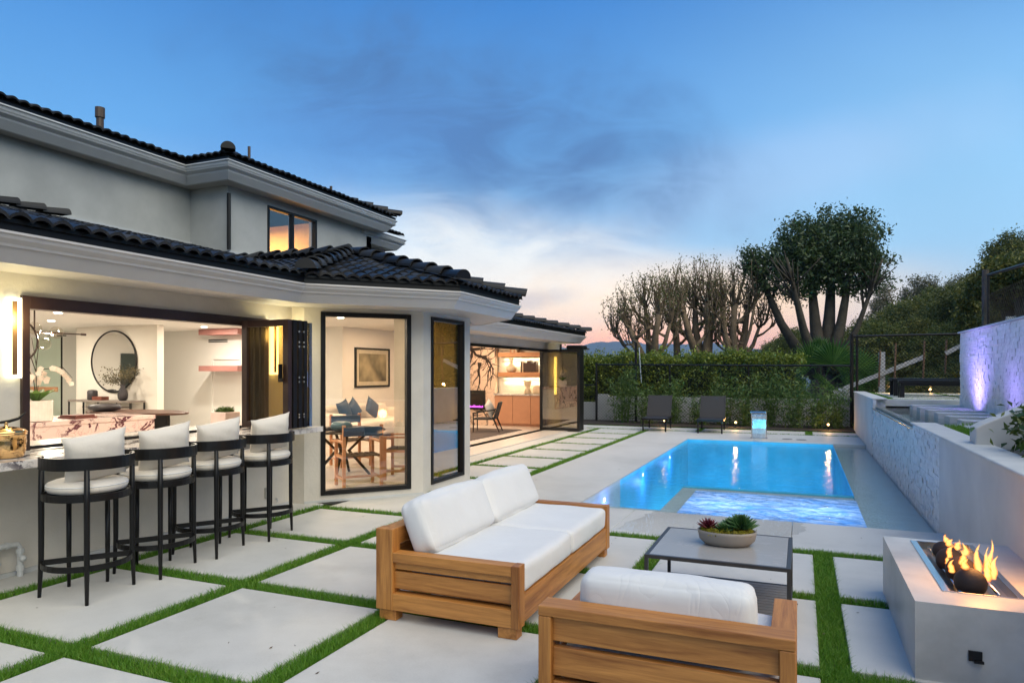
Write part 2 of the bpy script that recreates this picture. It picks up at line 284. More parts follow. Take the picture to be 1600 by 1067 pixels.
# ------------------------------------------------------------ geometry helpers
class MB:
    def __init__(s): s.v = []; s.f = []
    def add(s, vs, fs):
        o = len(s.v); s.v += [tuple(p) for p in vs]; s.f += [tuple(i + o for i in f) for f in fs]; return s
    def box(s, x0, x1, y0, y1, z0, z1):
        return s.add([(x0, y0, z0), (x1, y0, z0), (x1, y1, z0), (x0, y1, z0), (x0, y0, z1), (x1, y0, z1), (x1, y1, z1), (x0, y1, z1)],
                     [(0, 3, 2, 1), (4, 5, 6, 7), (0, 1, 5, 4), (1, 2, 6, 5), (2, 3, 7, 6), (3, 0, 4, 7)])
    def pbox(s, A, d, n, s0, s1, n0, n1, z0, z1):      # box in a frame: origin A (x,y), along d, across n
        P = lambda a, b, z: (A[0] + d[0] * a + n[0] * b, A[1] + d[1] * a + n[1] * b, z)
        return s.add([P(s0, n0, z0), P(s1, n0, z0), P(s1, n1, z0), P(s0, n1, z0), P(s0, n0, z1), P(s1, n0, z1), P(s1, n1, z1), P(s0, n1, z1)],
                     [(0, 3, 2, 1), (4, 5, 6, 7), (0, 1, 5, 4), (1, 2, 6, 5), (2, 3, 7, 6), (3, 0, 4, 7)])
    def prism(s, poly, z0, z1):
        n = len(poly); return s.add([(x, y, z0) for x, y in poly] + [(x, y, z1) for x, y in poly],
            [tuple(range(n))[::-1], tuple(range(n, 2 * n))] + [(i, (i + 1) % n, n + (i + 1) % n, n + i) for i in range(n)])
    def tube(s, pts, r, seg=8, caps=True, closed=False):
        pts = [Vector(p) for p in pts]; n = len(pts); rr = r if isinstance(r, (list, tuple)) else [r] * n; vs = []; up = None
        for i, p in enumerate(pts):
            a = pts[i - 1] if (i > 0 or closed) else p; b = pts[(i + 1) % n] if (i < n - 1 or closed) else p
            t = (b - a).normalized()
            if up is None: up = Vector((0, 0, 1)) if abs(t.z) < .9 else Vector((1, 0, 0))
            x = up.cross(t).normalized(); y = t.cross(x); up = y
            vs += [p + (x * math.cos(2 * math.pi * k / seg) + y * math.sin(2 * math.pi * k / seg)) * rr[i] for k in range(seg)]
        fs = []
        for i in range(n if closed else n - 1):
            j = (i + 1) % n
            for k in range(seg): fs.append((i * seg + k, i * seg + (k + 1) % seg, j * seg + (k + 1) % seg, j * seg + k))
        if caps and not closed: fs += [tuple(range(seg))[::-1], tuple(range((n - 1) * seg, n * seg))]
        return s.add(vs, fs)
    def rect_tube(s, pts, w, h, closed=False):          # flat bar: width w across (horizontal normal), height h
        pts = [Vector(p) for p in pts]; n = len(pts); vs = []
        for i, p in enumerate(pts):
            a = pts[i - 1] if (i > 0 or closed) else p; b = pts[(i + 1) % n] if (i < n - 1 or closed) else p
            t = (b - a); t.z = 0; t.normalize(); x = Vector((t.y, -t.x, 0)) * w / 2
            vs += [p - x, p + x, p + x + Vector((0, 0, h)), p - x + Vector((0, 0, h))]
        fs = []
        for i in range(n if closed else n - 1):
            j = (i + 1) % n
            for k in range(4): fs.append((i * 4 + k, i * 4 + (k + 1) % 4, j * 4 + (k + 1) % 4, j * 4 + k))
        if not closed: fs += [(3, 2, 1, 0), tuple(range((n - 1) * 4, n * 4))]
        return s.add(vs, fs)
    def lathe(s, prof, c=(0, 0, 0), seg=24, sx=1, sy=1):
        vs = [(c[0] + r * sx * math.cos(2 * math.pi * k / seg), c[1] + r * sy * math.sin(2 * math.pi * k / seg), c[2] + z) for r, z in prof for k in range(seg)]
        n = len(prof); fs = [(i * seg + k, i * seg + (k + 1) % seg, (i + 1) * seg + (k + 1) % seg, (i + 1) * seg + k) for i in range(n - 1) for k in range(seg)]
        fs += [tuple(range(seg))[::-1], tuple(range((n - 1) * seg, n * seg))]
        return s.add(vs, fs)
    def ball(s, c, r, seg=12, squash=1):
        return s.lathe([(max(1e-4, r * math.sin(math.pi * i / seg)), -r * squash * math.cos(math.pi * i / seg)) for i in range(seg + 1)], c, seg + 4)
    def build(s, name, mat, parent=None, bevel=0, smooth=False, seg=2, sub=0):
        me = bpy.data.meshes.new(name); vs = s.v
        if parent is not None and parent.get('_o') is not None:
            ox, oy, oz = parent['_o']; vs = [(x - ox, y - oy, z - oz) for x, y, z in vs]
        me.from_pydata(vs, [], s.f); me.validate(); me.update()
        if smooth: me.polygons.foreach_set('use_smooth', [True] * len(me.polygons))
        me.materials.append(mat); o = bpy.data.objects.new(name, me); COL.objects.link(o)
        if parent is not None: o.parent = parent
        if bevel:
            b = o.modifiers.new('bevel', 'BEVEL'); b.width = bevel; b.segments = seg; b.limit_method = 'ANGLE'
            if smooth:
                for p in me.polygons: p.use_smooth = True
        if sub: b = o.modifiers.new('sub', 'SUBSURF'); b.levels = sub; b.render_levels = sub
        return o
def fast(name, V, k, mat, parent=None, smooth=False):
    V = np.asarray(V, dtype=np.float32).reshape(-1, 3)
    if parent is not None and parent.get('_o') is not None: V = V - np.array(list(parent['_o']), dtype=np.float32)
    n = len(V); me = bpy.data.meshes.new(name); me.vertices.add(n); me.vertices.foreach_set('co', V.ravel())
    me.loops.add(n); me.loops.foreach_set('vertex_index', np.arange(n, dtype=np.int32))
    me.polygons.add(n // k); me.polygons.foreach_set('loop_start', np.arange(0, n, k, dtype=np.int32))
    me.update(calc_edges=True); me.materials.append(mat)
    o = bpy.data.objects.new(name, me); COL.objects.link(o)
    if parent is not None: o.parent = parent
    return o
def thing(name, label, cat, loc=(0, 0, 0), rz=0, group=None, keep_world=True):
    o = bpy.data.objects.new(name, None); COL.objects.link(o); o.location = loc; o.rotation_euler = (0, 0, rz); o.empty_display_size = .1
    o['label'] = label; o['category'] = cat
    if group: o['group'] = group
    if keep_world and rz == 0: o['_o'] = tuple(float(c) for c in loc)
    return o
def tag(o, label, cat, group=None, kind=None):
    if label: o['label'] = label
    if cat: o['category'] = cat
    if group: o['group'] = group
    if kind: o['kind'] = kind
    return o
def struct(o): o['kind'] = 'structure'; return o
def dup(root, loc=None, rz=None, label=None, scale=None):
    def cp(o, par):
        c = o.copy(); COL.objects.link(c)
        if par: c.parent = par
        for ch in [q for q in KIDS.get(o.name, [])]: cp(ch, c)
        return c
    r = cp(root, None)
    if loc is not None: r.location = loc
    if rz is not None: r.rotation_euler = (0, 0, rz)
    if scale is not None: r.scale = (scale,) * 3 if isinstance(scale, (int, float)) else scale
    if label: r['label'] = label
    return r
KIDS = {}
def index(root):
    def rec(o):
        KIDS[o.name] = [c for c in bpy.data.objects if c.parent == o]
        for c in KIDS[o.name]: rec(c)
    rec(root)
def cushion(wx, wy, h, n=14, pinch=.12, puff=1.0, sag=.0):
    m = MB(); vs = []; fs = []
    for side in (1, -1):
        o = len(vs)
        for i in range(n + 1):
            for j in range(n + 1):
                u = -1 + 2 * i / n; v = -1 + 2 * j / n
                e = (1 - abs(u) ** 2.6) * (1 - abs(v) ** 2.6)
                zz = side * h / 2 * (max(e, 0) ** .58) * puff
                x = u * wx / 2 * (1 - pinch * (1 - abs(v) ** 2) * abs(u) ** 6) ; y = v * wy / 2 * (1 - pinch * (1 - abs(u) ** 2) * abs(v) ** 6)
                wr = .004 * math.sin(9 * u + 5 * v * side) * math.sin(7 * v - 3 * u)
                vs.append((x, y, zz + wr * (e > .02)))
        for i in range(n):
            for j in range(n):
                q = (o + i * (n + 1) + j, o + (i + 1) * (n + 1) + j, o + (i + 1) * (n + 1) + j + 1, o + i * (n + 1) + j + 1)
                fs.append(q if side > 0 else q[::-1])
    m.add(vs, fs); return m
def xform(mb, M):
    mb.v = [tuple(M @ Vector(p)) for p in mb.v]; return mb
def leaves(C, n_per, spread, size, asp=.45, up=.0, flat=1.0):
    """diamond leaves scattered round centres C (m,3)"""
    C = np.asarray(C); m = len(C); N = m * n_per
    P = np.repeat(C, n_per, 0) + rng.normal(0, 1, (N, 3)) * np.array([spread, spread, spread * flat])
    d = rng.normal(0, 1, (N, 3)); d[:, 2] += up; d /= np.linalg.norm(d, axis=1)[:, None]
    e = np.cross(d, rng.normal(0, 1, (N, 3))); e /= np.linalg.norm(e, axis=1)[:, None] + 1e-9
    L = (size * rng.uniform(.6, 1.3, N))[:, None]
    nn = np.cross(d, e) * .12 * L
    V = np.stack([P - d * L * .5, P + e * L * asp * .5 + nn, P + d * L * .5, P - e * L * asp * .5 + nn], 1)
    return V.reshape(-1, 3)

# ------------------------------------------------------------ terrain, patio, pool
def hill_h(x, y):
    if y < 24: base = -2.6
    else: base = -2.6
    t = min(max((x + 0.5) / 2.2, 0), 1); t = t * t * (3 - 2 * t)
    hr = .55 + .45 * max(x - 2.0, 0) if x < 26 else .55 + .45 * 24.0 + .1 * (x - 26)
    dist = math.hypot(x, y); dr = -2.0 - max(dist - 40, 0) * .06; dr = max(dr, -60)
    if y < 22.9:                       # under the built garden
        return -2.6 if x < 1.9 or y < -3 else (-2.6 if x < 3.3 and y < 16.8 else hr - .45 - .04 * max(0, 22.9 - y) * 0)
    k = min(max((y - 22.9) / 1.2, 0), 1)
    hr2 = hr + .35 * math.sin(x * .8) * math.sin(y * .5) * .3
    far = min(max((dist - 110) / 250, 0), 1)
    hr2 = hr2 * (1 - far) + dr * far
    v = dr * (1 - t) + hr2 * t
    return v * k + (-2.6 if x < 1.4 else hr) * (1 - k)
xs = sorted(set([round(-30 + i * 1.5, 2) for i in range(61)] + [1.0, 1.4, 1.9, 3.3, 3.31, -40, -60, -100, -180, -400, -1000, -3000, -7000, 70, 90, 120, 180, 300, 600, 1500, 4000, 8000]))
ys = sorted(set([round(-4 + i * 1.5, 2) for i in range(61)] + [-20, -100, -1000, -5000, 16.7, 16.8, 22.5, 22.9, 23.2, 23.6, 100, 120, 160, 240, 400, 800, 1600, 3500, 8000]))
m = MB(); vs = [(x, y, hill_h(x, y)) for y in ys for x in xs]; nx = len(xs)
m.add(vs, [(j * nx + i, j * nx + i + 1, (j + 1) * nx + i + 1, (j + 1) * nx + i) for j in range(len(ys) - 1) for i in range(nx - 1)])
struct(m.build('ground', terr_m, smooth=True))

# grass strips (real gaps between slabs) and the slabs themselves
HW = .083
VX = [-5.52, -4.09, -2.67, -1.25, .18]
HY = [-1.37, .03, 1.43, 2.83, 4.24, 5.63, 7.01]
strips = []
for x in VX: strips.append((x - HW, x + HW, -2.0, 7.01 + HW if x > -5 else 7.01 + HW))
for y in HY: strips.append((-5.52 + HW, .57 if y < 6 else 1.30, y - HW, y + HW))
strips.append((-4.09 - HW, -4.09 + HW, 7.01 + HW, 19.78)); strips.append((-5.60, -5.60 + 2 * HW, 9.9, 19.78))
LY = [8.42, 9.83, 11.24, 12.64, 14.05, 15.45, 16.85, 18.3]
for y in LY: strips.append((-5.6 + 2 * HW, -4.09 - HW, y - .07, y + .07))
strips.append((-5.9, 1.36, 19.78, 19.90)); strips.append((-6.2, 1.36, 20.92, 21.02)); strips.append((.10, .28, 19.90, 20.92)); strips.append((-2.75, -2.6, 19.90, 20.92))
slabs = MB()
vb = [-6.1] + [c for x in VX for c in (x - HW, x + HW)] + [1.37]
hb = [-2.0] + [c for y in HY for c in (y - HW, y + HW)]
for i in range(0, len(vb), 2):
    if i == 0: slabs.box(-6.1, vb[1], -2.0, 7.2, -.06, 0); continue
    for j in range(0, len(hb) - 1, 2):
        slabs.box(vb[i], vb[i + 1], hb[j], hb[j + 1], -.06, 0)
lb = [7.01 + HW] + [c for y in LY for c in (y - .07, y + .07)] + [19.78]
for j in range(0, len(lb), 2): slabs.box(-5.6 + 2 * HW, -4.09 - HW, lb[j], lb[j + 1], -.06, 0)
slabs.box(-6.9, -5.60, 9.9, 19.78, -.06, 0)
slabs.box(-4.09 + HW, -2.63, 8.35, 19.78, -.12, 0)
slabs.box(-4.09 + HW, -1.87, 7.01 + HW, 8.35, -.06, 0); slabs.box(-1.866, -.094, 7.01 + HW, 8.35, -.06, 0); slabs.box(-.09, 1.36, 7.01 + HW, 8.35, -.06, 0)
slabs.box(-2.63, 1.36, 17.70, 19.78, -.14, 0)
for a, b in ((-6.9, -2.75), (-2.6, .10), (.28, 1.36)): slabs.box(a, b, 19.90, 20.92, -.06, 0)
slabs.box(-9.5, -6.2, 20.0, 22.4, -.06, -.003)
struct(slabs.build('patio', paving_m, bevel=.007))
sb = MB(); sb.box(-6.2, 1.36, -2.0, 8.3, -.30, -.035); sb.box(-6.9, -2.70, 8.3, 21.02, -.30, -.035); sb.box(-2.70, 1.36, 17.8, 21.02, -.30, -.035); sb.box(-8.5, 1.40, 21.02, 23.0, -.3, .03)
struct(sb.build('planting_bed', soil))
# blades of grass
B = []
for x0, x1, y0, y1 in strips:
    if y1 < .8: continue
    L = (x1 - x0) * (y1 - y0); yc = (max(y0, .8) + y1) / 2; y0 = max(y0, .8)
    seg = max(1, int(max(x1 - x0, y1 - y0) / 1.4)); lx = (x1 - x0) > (y1 - y0)
    for q in range(seg):
        a = (x0 + (x1 - x0) * q / seg, x0 + (x1 - x0) * (q + 1) / seg, y0, y1) if lx else (x0, x1, y0 + (y1 - y0) * q / seg, y0 + (y1 - y0) * (q + 1) / seg)
        d = max(1.5, math.hypot((a[0] + a[1]) / 2, (a[2] + a[3]) / 2))
        dens = 15000 if d < 5.5 else (9500 if d < 8 else (4200 if d < 13 else 2200))
        n = int(dens * (a[1] - a[0]) * (a[3] - a[2])); wd = .0016 if d < 5.5 else (.0022 if d < 8 else .004)
        P = np.stack([rng.uniform(a[0] + .004, a[1] - .004, n), rng.uniform(a[2] + .004, a[3] - .004, n), np.full(n, -.036)], 1)
        th = rng.uniform(0, 6.283, n); ln = rng.normal(0, .019, (n, 2)); h = rng.uniform(.046, .066, n)
        e = np.stack([np.cos(th), np.sin(th), np.zeros(n)], 1) * wd
        M1 = P + np.stack([ln[:, 0] * .4, ln[:, 1] * .4, h * .6], 1); T = P + np.stack([ln[:, 0] * 1.2, ln[:, 1] * 1.2, h], 1)
        B.append(np.stack([P - e, P + e, M1 + e * .8, M1 - e * .8], 1).reshape(-1, 3)); B.append(np.stack([M1 - e * .8, M1 + e * .8, T + e * .15, T - e * .15], 1).reshape(-1, 3))
tag(fast('grass', np.concatenate(B), 4, grass_l), 'strips of bright green artificial grass between the pale paving slabs', 'grass', kind='stuff')

pool = thing('swimming_pool', 'rectangular swimming pool with clear blue water and a raised spa corner', 'pool', (-.65, 13, 0))
m = MB()                       # inside faces of the basin
def inner(m, x0, x1, y0, y1, zb, zt):
    m.add([(x0, y0, zb), (x1, y0, zb), (x1, y1, zb), (x0, y1, zb), (x0, y0, zt), (x1, y0, zt), (x1, y1, zt), (x0, y1, zt)],
          [(0, 1, 2, 3), (0, 4, 5, 1), (1, 5, 6, 2), (2, 6, 7, 3), (3, 7, 4, 0)])
a, b, c, d, e_, f_ = -2.622, .675, 8.356, 10.68, 17.69, -1.66
m.add([(a, c, -1.45), (b, c, -1.45), (b, e_, -1.45), (a, e_, -1.45)], [(0, 1, 2, 3)])
m.add([(a, d, -1.45), (a, d, -.02), (a, e_, -.02), (a, e_, -1.45), (b, e_, -.02), (b, e_, -1.45), (b, d, -.05), (b, d, -1.45), (f_, d, -.05), (f_, d, -1.45)], [(0, 1, 2, 3), (3, 2, 4, 5), (5, 4, 6, 7), (7, 6, 8, 9)])
m.build('basin', pool_m, pool)
m = MB(); m.add([(a, d, -1.45), (a, d, -.02), (a, c, -.02), (a, c, -1.45), (-1.43, c, -.02), (-1.43, c, -1.45)], [(0, 3, 2, 1), (2, 3, 5, 4)]); m.build('shelf_side', pool_sh, pool)
m = MB(); inner(m, -1.42, .68, 8.50, 10.40, -.62, -.075); m.build('spa_basin', pool_m, pool)
m = MB(); m.box(-2.615, -1.665, 8.362, 9.2, -1.4, -.15); m.build('step', pool_sh, pool, bevel=.02); m = MB(); m.box(-2.615, -1.665, 9.2, 9.9, -1.4, -.34); m.build('step', pm('step_plaster', (.26, .50, .62), .5), pool, bevel=.02); m = MB(); m.box(-2.615, -1.665, 9.9, 10.6, -1.4, -.62); m.build('step', pool_m, pool, bevel=.02)
m = MB(); m.box(-1.66, -1.425, 8.36, 10.672, -1.4, -.078); m.box(-1.425, .672, 10.405, 10.672, -1.4, -.078); m.box(-1.425, .672, 8.36, 8.495, -1.4, -.078)
m.build('spa_rim', pool_sh, pool, bevel=.012)
m = MB(); m.box(.682, 1.355, 8.36, 17.695, -1.4, -.088); m.build('sun_ledge', pool_sh, pool, bevel=.012)
def sheet(name, x0, x1, y0, y1, zz, mat, par, nxy=1):
    m = MB(); m.add([(x0, y0, zz), (x1, y0, zz), (x1, y1, zz), (x0, y1, zz)], [(0, 1, 2, 3)]); return m.build(name, mat, par)
sheet('water_surface', -2.62, .68, 10.68, 17.69, -.062, water_m, pool); sheet('water_surface', -2.62, -1.66, 8.36, 10.68, -.062, shallow_m, pool)
sheet('water_surface', -1.66, -1.42, 8.36, 10.68, -.062, shallow_m, pool); sheet('water_surface', -1.42, .68, 10.40, 10.68, -.062, shallow_m, pool)
sheet('water_surface', .68, 1.355, 8.36, 17.69, -.062, shallow_m, pool); sheet('water_surface', -1.42, .68, 8.36, 8.50, -.062, shallow_m, pool)
nv = 44; m = MB(); vs = []
for j in range(nv + 1):
    for i in range(nv + 1):
        x = -1.42 + 2.10 * i / nv; y = 8.50 + 1.90 * j / nv; e = min(i, nv - i, j, nv - j) / 5; e = min(e, 1)
        hh = .012 * math.sin(x * 9 + 2 * math.sin(y * 5)) * math.sin(y * 13 + x * 3) + .006 * math.sin(x * 23 + y * 7) * math.sin(y * 31) + random.uniform(-.003, .003)
        vs.append((x, y, -.062 + hh * e))
m.add(vs, [(j * (nv + 1) + i, j * (nv + 1) + i + 1, (j + 1) * (nv + 1) + i + 1, (j + 1) * (nv + 1) + i) for j in range(nv) for i in range(nv)])
m.build('spa_water', spa_m, pool, smooth=True)
for y in (9.72, 12.35, 15.1):
    m = MB(); m.lathe([(.001, 0), (.030, 0), (.034, .004), (.020, .008), (.001, .009)], (0, 0, 0), 16); xform(m, Matrix.Translation((-2.617, y, -.17)) @ Matrix.Rotation(rad(90), 4, 'Y'))
    m.build('pool_light', violet, pool)
    l = bpy.data.lights.new('pool_glow', 'POINT'); l.energy = 8; l.color = (.22, .32, 1); l.shadow_soft_size = .05; lo = bpy.data.objects.new('pool_glow', l); COL.objects.link(lo); lo.location = (-2.45, y, -.30)
for x, y in ((.0, 10.80), (-.6, 10.80), (-1.25, 10.80)):  # unseen spots added on the spa wall to brighten the pool water
    l = bpy.data.lights.new('pool_glow', 'SPOT'); l.spot_size = rad(118); l.spot_blend = .4; l.energy = 300; l.color = (.20, .78, 1); l.shadow_soft_size = .05; lo = bpy.data.objects.new('pool_glow', l); COL.objects.link(lo); lo.location = (x, y + .02, -1.15); lo.rotation_euler = (rad(52), 0, 0)
for x in (-.95, .2):  # unseen lamps added below the foam to make the spa glow
    l = bpy.data.lights.new('spa_fill', 'POINT'); l.energy = 16; l.color = (.50, .68, 1); l.shadow_soft_size = .08; lo = bpy.data.objects.new('spa_fill', l); COL.objects.link(lo); lo.location = (x, 9.45, -.50)
# the wet film spilled on the near slab: irregular outline, a few millimetres thick
def puddle(pts, zz=.004, sub=5, seed=1):
    r = random.Random(seed); out = []
    for i in range(len(pts)):
        a = Vector((*pts[i], 0)); b = Vector((*pts[(i + 1) % len(pts)], 0))
        for k in range(sub):
            p = a.lerp(b, k / sub); j = .035 if k else 0
            out.append((p.x + r.uniform(-j, j), p.y + r.uniform(-j, j)))
    return out
pp = puddle([(-1.62, 8.34), (-1.75, 7.75), (-1.85, 7.2), (-1.3, 7.13), (-.75, 7.3), (-.12, 7.6), (.05, 7.95), (.0, 8.34), (-.7, 8.34)], seed=4)
m = MB(); m.add([(x, min(y, 8.345), .0045) for x, y in pp], [tuple(range(len(pp)))[::-1]]); struct(m.build('wet_patch', wet_m))

# stainless cascade spout
sp = thing('cascade_spout', 'stainless steel waterfall spout pouring a sheet of water into the far end of the pool', 'fountain', (-.98, 18.3, 0))
m = MB(); W2 = .17
arc = [(18.42, 0), (18.44, .25), (18.44, .48), (18.40, .60), (18.30, .67), (18.16, .69), (18.04, .665)]
for sx in (-1, 1): m.tube([(-.98 + sx * W2, y, z) for y, z in arc], .012, 8)
vs = []; [vs.extend([(-.98 - W2, y, z), (-.98 + W2, y, z), (-.98 + W2, y + .012, z - .006), (-.98 - W2, y + .012, z - .006)]) for y, z in arc]
fs = [(i * 4 + k, i * 4 + (k + 1) % 4, i * 4 + 4 + (k + 1) % 4, i * 4 + 4 + k) for i in range(len(arc) - 1) for k in range(4)]
m.add(vs, fs); m.build('spout', steel, sp, smooth=False)
m = MB(); m.box(-.98 - .2, -.98 + .2, 18.34, 18.52, 0, .02); m.build('base_plate', steel, sp, bevel=.003)
fallm = glassm('falling_water', (.86, .93, .98), 1.45, bump=.5, bscale=10, boost=1.3); m = MB(); n = 14; vs = []
for i in range(n + 1):
    t = i / n; y = 18.04 - .38 * t; zz = .66 - .72 * t * t
    for k in range(9): vs.append((-.98 + (-.15 + .3 * k / 8) * (1 - .35 * t) + .006 * math.sin(k * 2.3 + i), y + .01 * math.sin(k * 1.7 + i * .6), zz))
m.add(vs, [(i * 9 + k, i * 9 + k + 1, i * 9 + 10 + k, i * 9 + 9 + k) for i in range(n) for k in range(8)]); m.build('water_sheet', fallm, sp, smooth=True)
lidm = pm('skimmer_lid_grey', (.18, .18, .18), .6)
lid = MB().lathe([(.12, 0), (.12, .006), (.11, .009), (.001, .009)], (0, 0, 0), 28).build('skimmer_lid', lidm)
tag(lid, 'round grey skimmer lid set in the far deck, nearer the waterfall spout', 'skimmer lid', 'skimmer lids in the far deck'); lid.location = (-.32, 18.45, 0)
l2 = lid.copy(); COL.objects.link(l2); l2.location = (0.0, 18.4, 0); l2['label'] = 'round grey skimmer lid set in the far deck, nearer the right wall'

# ------------------------------------------------------------ the house
house = thing('house', 'white two-storey house with black roof tiles, folding glass openings and an angled bay', 'house', (-8, 9, 0))
def wallseg(m, A, B, z0, z1, t, ops=()):
    A = Vector(A); B = Vector(B); L = (B - A).length; d = (B - A) / L; n = Vector((-d.y, d.x)); s = 0
    for a, b, c, e in ops:
        m.pbox(A, d, n, s, a, 0, t, z0, z1)
        if c > z0: m.pbox(A, d, n, a, b, 0, t, z0, c)
        if e < z1: m.pbox(A, d, n, a, b, 0, t, e, z1)
        s = b
    m.pbox(A, d, n, s, L, 0, t, z0, z1)
def frame(A, B, s0, s1, z0, z1, w=.055, dep=.10, out=.02, mat=blackm, glass=window_glass, name='window', mull=(), par=None, pane_off=.03):
    A = Vector(A); B = Vector(B); d = (B - A).normalized(); n = Vector((-d.y, d.x)); m = MB()
    m.pbox(A, d, n, s0, s0 + w, -out, dep, z0, z1); m.pbox(A, d, n, s1 - w, s1, -out, dep, z0, z1)
    m.pbox(A, d, n, s0 + w, s1 - w, -out, dep, z0, z0 + w); m.pbox(A, d, n, s0 + w, s1 - w, -out, dep, z1 - w, z1)
    for q in mull: m.pbox(A, d, n, q - w / 2, q + w / 2, -out + .003, dep - .003, z0 + w, z1 - w)
    f = m.build(name, mat, par or house, bevel=.004)
    edges = [s0 + w] + [c for q in mull for c in (q - w / 2, q + w / 2)] + [s1 - w]
    for i in range(0, len(edges), 2):
        g = MB(); g.pbox(A, d, n, edges[i], edges[i + 1], pane_off, pane_off + .006, z0 + w, z1 - w)
        P = [A + d * edges[i] + n * pane_off, A + d * edges[i + 1] + n * pane_off]
        g = MB().add([(P[0].x, P[0].y, z0 + w), (P[1].x, P[1].y, z0 + w), (P[1].x, P[1].y, z1 - w), (P[0].x, P[0].y, z1 - w)], [(0, 1, 2, 3)])
        o = g.build('pane', glass, None)
        if f.parent.get('_o') is not None:
            ox = Vector(f.parent['_o']); me = o.data
            for v in me.vertices: v.co -= ox
        o.parent = f
    return f
CZ = 2.86
m = MB(); wallseg(m, (-6.0, -1.0), (-6.0, 7.07), 0, CZ, .2, [(4.78, 7.55, .945, 2.27)]); m.build('wall', stucco, house)
m = MB(); wallseg(m, (-5.998, 7.07), (-5.82, 7.09), 0, CZ, .15); m.build('wall', stucco, house)
bA, bB, bC = (-5.82, 7.09), (-4.77, 8.27), (-4.77, 9.72)
m = MB(); wallseg(m, bA, bB, 0, 2.6, .16, [(.205, 1.405, .09, 2.445)]); m.build('wall', stucco, house)
m = MB(); wallseg(m, bB, bC, 0, 2.6, .16, [(.21, 1.225, .10, 2.44)]); m.build('wall', stucco, house)
m = MB(); wallseg(m, bC, (-5.9, 10.9), 0, 2.6, .16); wallseg(m, (-5.9, 10.9), (-6.7, 10.9), 0, 2.6, .16); m.build('wall', stucco, house)
m = MB(); wallseg(m, (-6.7, 10.9), (-6.7, 19.95), 0, CZ, .2, [(.35, 7.85, .02, 2.285)]); wallseg(m, (-6.7, 19.95), (-14, 19.95), 0, CZ, .2); m.build('wall', stucco, house)
m = MB(); m.prism([(-6.0, 0), (-6.0, -1.0), (-14, -1.0), (-14, -.8), (-6.2, -.8), (-6.2, 0)], 0, CZ); m.build('wall', stucco, house)
# base ledge of rough concrete along the bar and bay walls
m = MB(); m.box(-6.0, -5.97, -1, 7.06, 0, .035); m.pbox(bA, ((bB[0] - bA[0]) / 1.5795, (bB[1] - bA[1]) / 1.5795), ((bB[1] - bA[1]) / 1.5795, -(bB[0] - bA[0]) / 1.5795), 0, 1.58, 0, .012, 0, .03)
m.build('wall_base', cap_m, house)
frame(bA, bB, .205, 1.405, .09, 2.445, .06, glass=blue_glass)
frame(bB, bC, .21, 1.225, .10, 2.44, .05, glass=tint_glass)
# casing round the servery opening, with the bottom track
m = MB(); m.box(-6.10, -5.965, 3.74, 3.80, .955, 2.31); m.box(-6.10, -5.965, 3.80, 6.62, 2.205, 2.31); m.box(-6.10, -5.965, 6.56, 6.62, .955, 2.205)
m.build('opening_frame', bronze, house, bevel=.003)
m = MB(); m.box(-6.05, -5.99, 3.82, 6.55, 1.022, 1.05); m.build('bottom_track', blackm, house)
# folding door leaves stacked at the right end of the servery
for k, y in enumerate((6.15, 6.24, 6.33, 6.42)):
    frame((-5.94, y), (-5.27, y), 0, .67, 1.035, 2.26, .075 if k == 0 else .035, .062, 0, bronze if k == 0 else blackm, amber_glass if k == 0 else window_glass, 'folding_door')
m = MB(); m.box(-5.295, -5.262, 6.505, 6.55, 1.04, 2.24)
for z in (1.15, 1.18, 1.55, 1.60, 1.95, 2.0, 2.12): m.tube([(-5.255, 6.40, z), (-5.255, 6.40, z + .02)], .008, 8); m.tube([(-5.255, 6.32, z), (-5.255, 6.32, z + .02)], .008, 8)
m.box(-5.258, -5.25, 6.45, 6.465, 1.5, 1.68); m.build('hinge', steel, house)
m = MB(); m.box(-5.36, -5.345, 6.09, 6.15, 1.56, 1.76); m.box(-5.36, -5.30, 6.09, 6.105, 1.56, 1.60); m.build('door_handle', blackm, house, bevel=.003)
# living-room opening: header track, threshold and stacked glass doors
m = MB(); m.box(-6.78, -6.685, 11.2, 18.7, 2.235, 2.30); m.box(-6.78, -6.685, 11.2, 11.25, 0.02, 2.235); m.build('opening_frame', blackm, house, bevel=.003)
m = MB(); m.box(-6.79, -6.755, 11.2, 18.5, .004, .012); m.box(-6.70, -6.665, 11.2, 18.5, .004, .012); m.build('bottom_track', blackm, house)
for k in range(5):
    y = 18.40 + .085 * k
    frame((-6.84, y), (-5.66 - .0 * k, y), 0, 1.18, .03, 2.29, .075, .06, 0, blackm, tint_glass if k == 0 else window_glass, 'folding_door')
m = MB(); m.box(-6.2, -5.72, 18.85, 19.35, 2.30, 2.42); m.build('door_guide_box', blackm, house, bevel=.03)
# floor and ceiling
m = MB(); m.box(-20, -6.02, -.8, 20, -.2, .02); m.prism([(-6.05, 7.2), (-5.78, 7.2), (-4.9, 8.3), (-4.9, 9.68), (-5.95, 10.8), (-6.05, 10.8)], -.2, .0195); m.box(-6.85, -6.05, 10.7, 19.9, -.2, -.002)
m.build('floor', int_floor, house)
m = MB(); m.box(-20, -6.15, -.8, 20, 2.84, 2.90); m.build('ceiling', int_white, house)
m = MB(); m.prism([(-6.15, 7.15), (-5.80, 7.15), (-4.83, 8.27), (-4.83, 9.66), (-5.9, 10.85), (-6.15, 10.85)], 2.595, 2.64); m.build('ceiling', int_white, house)
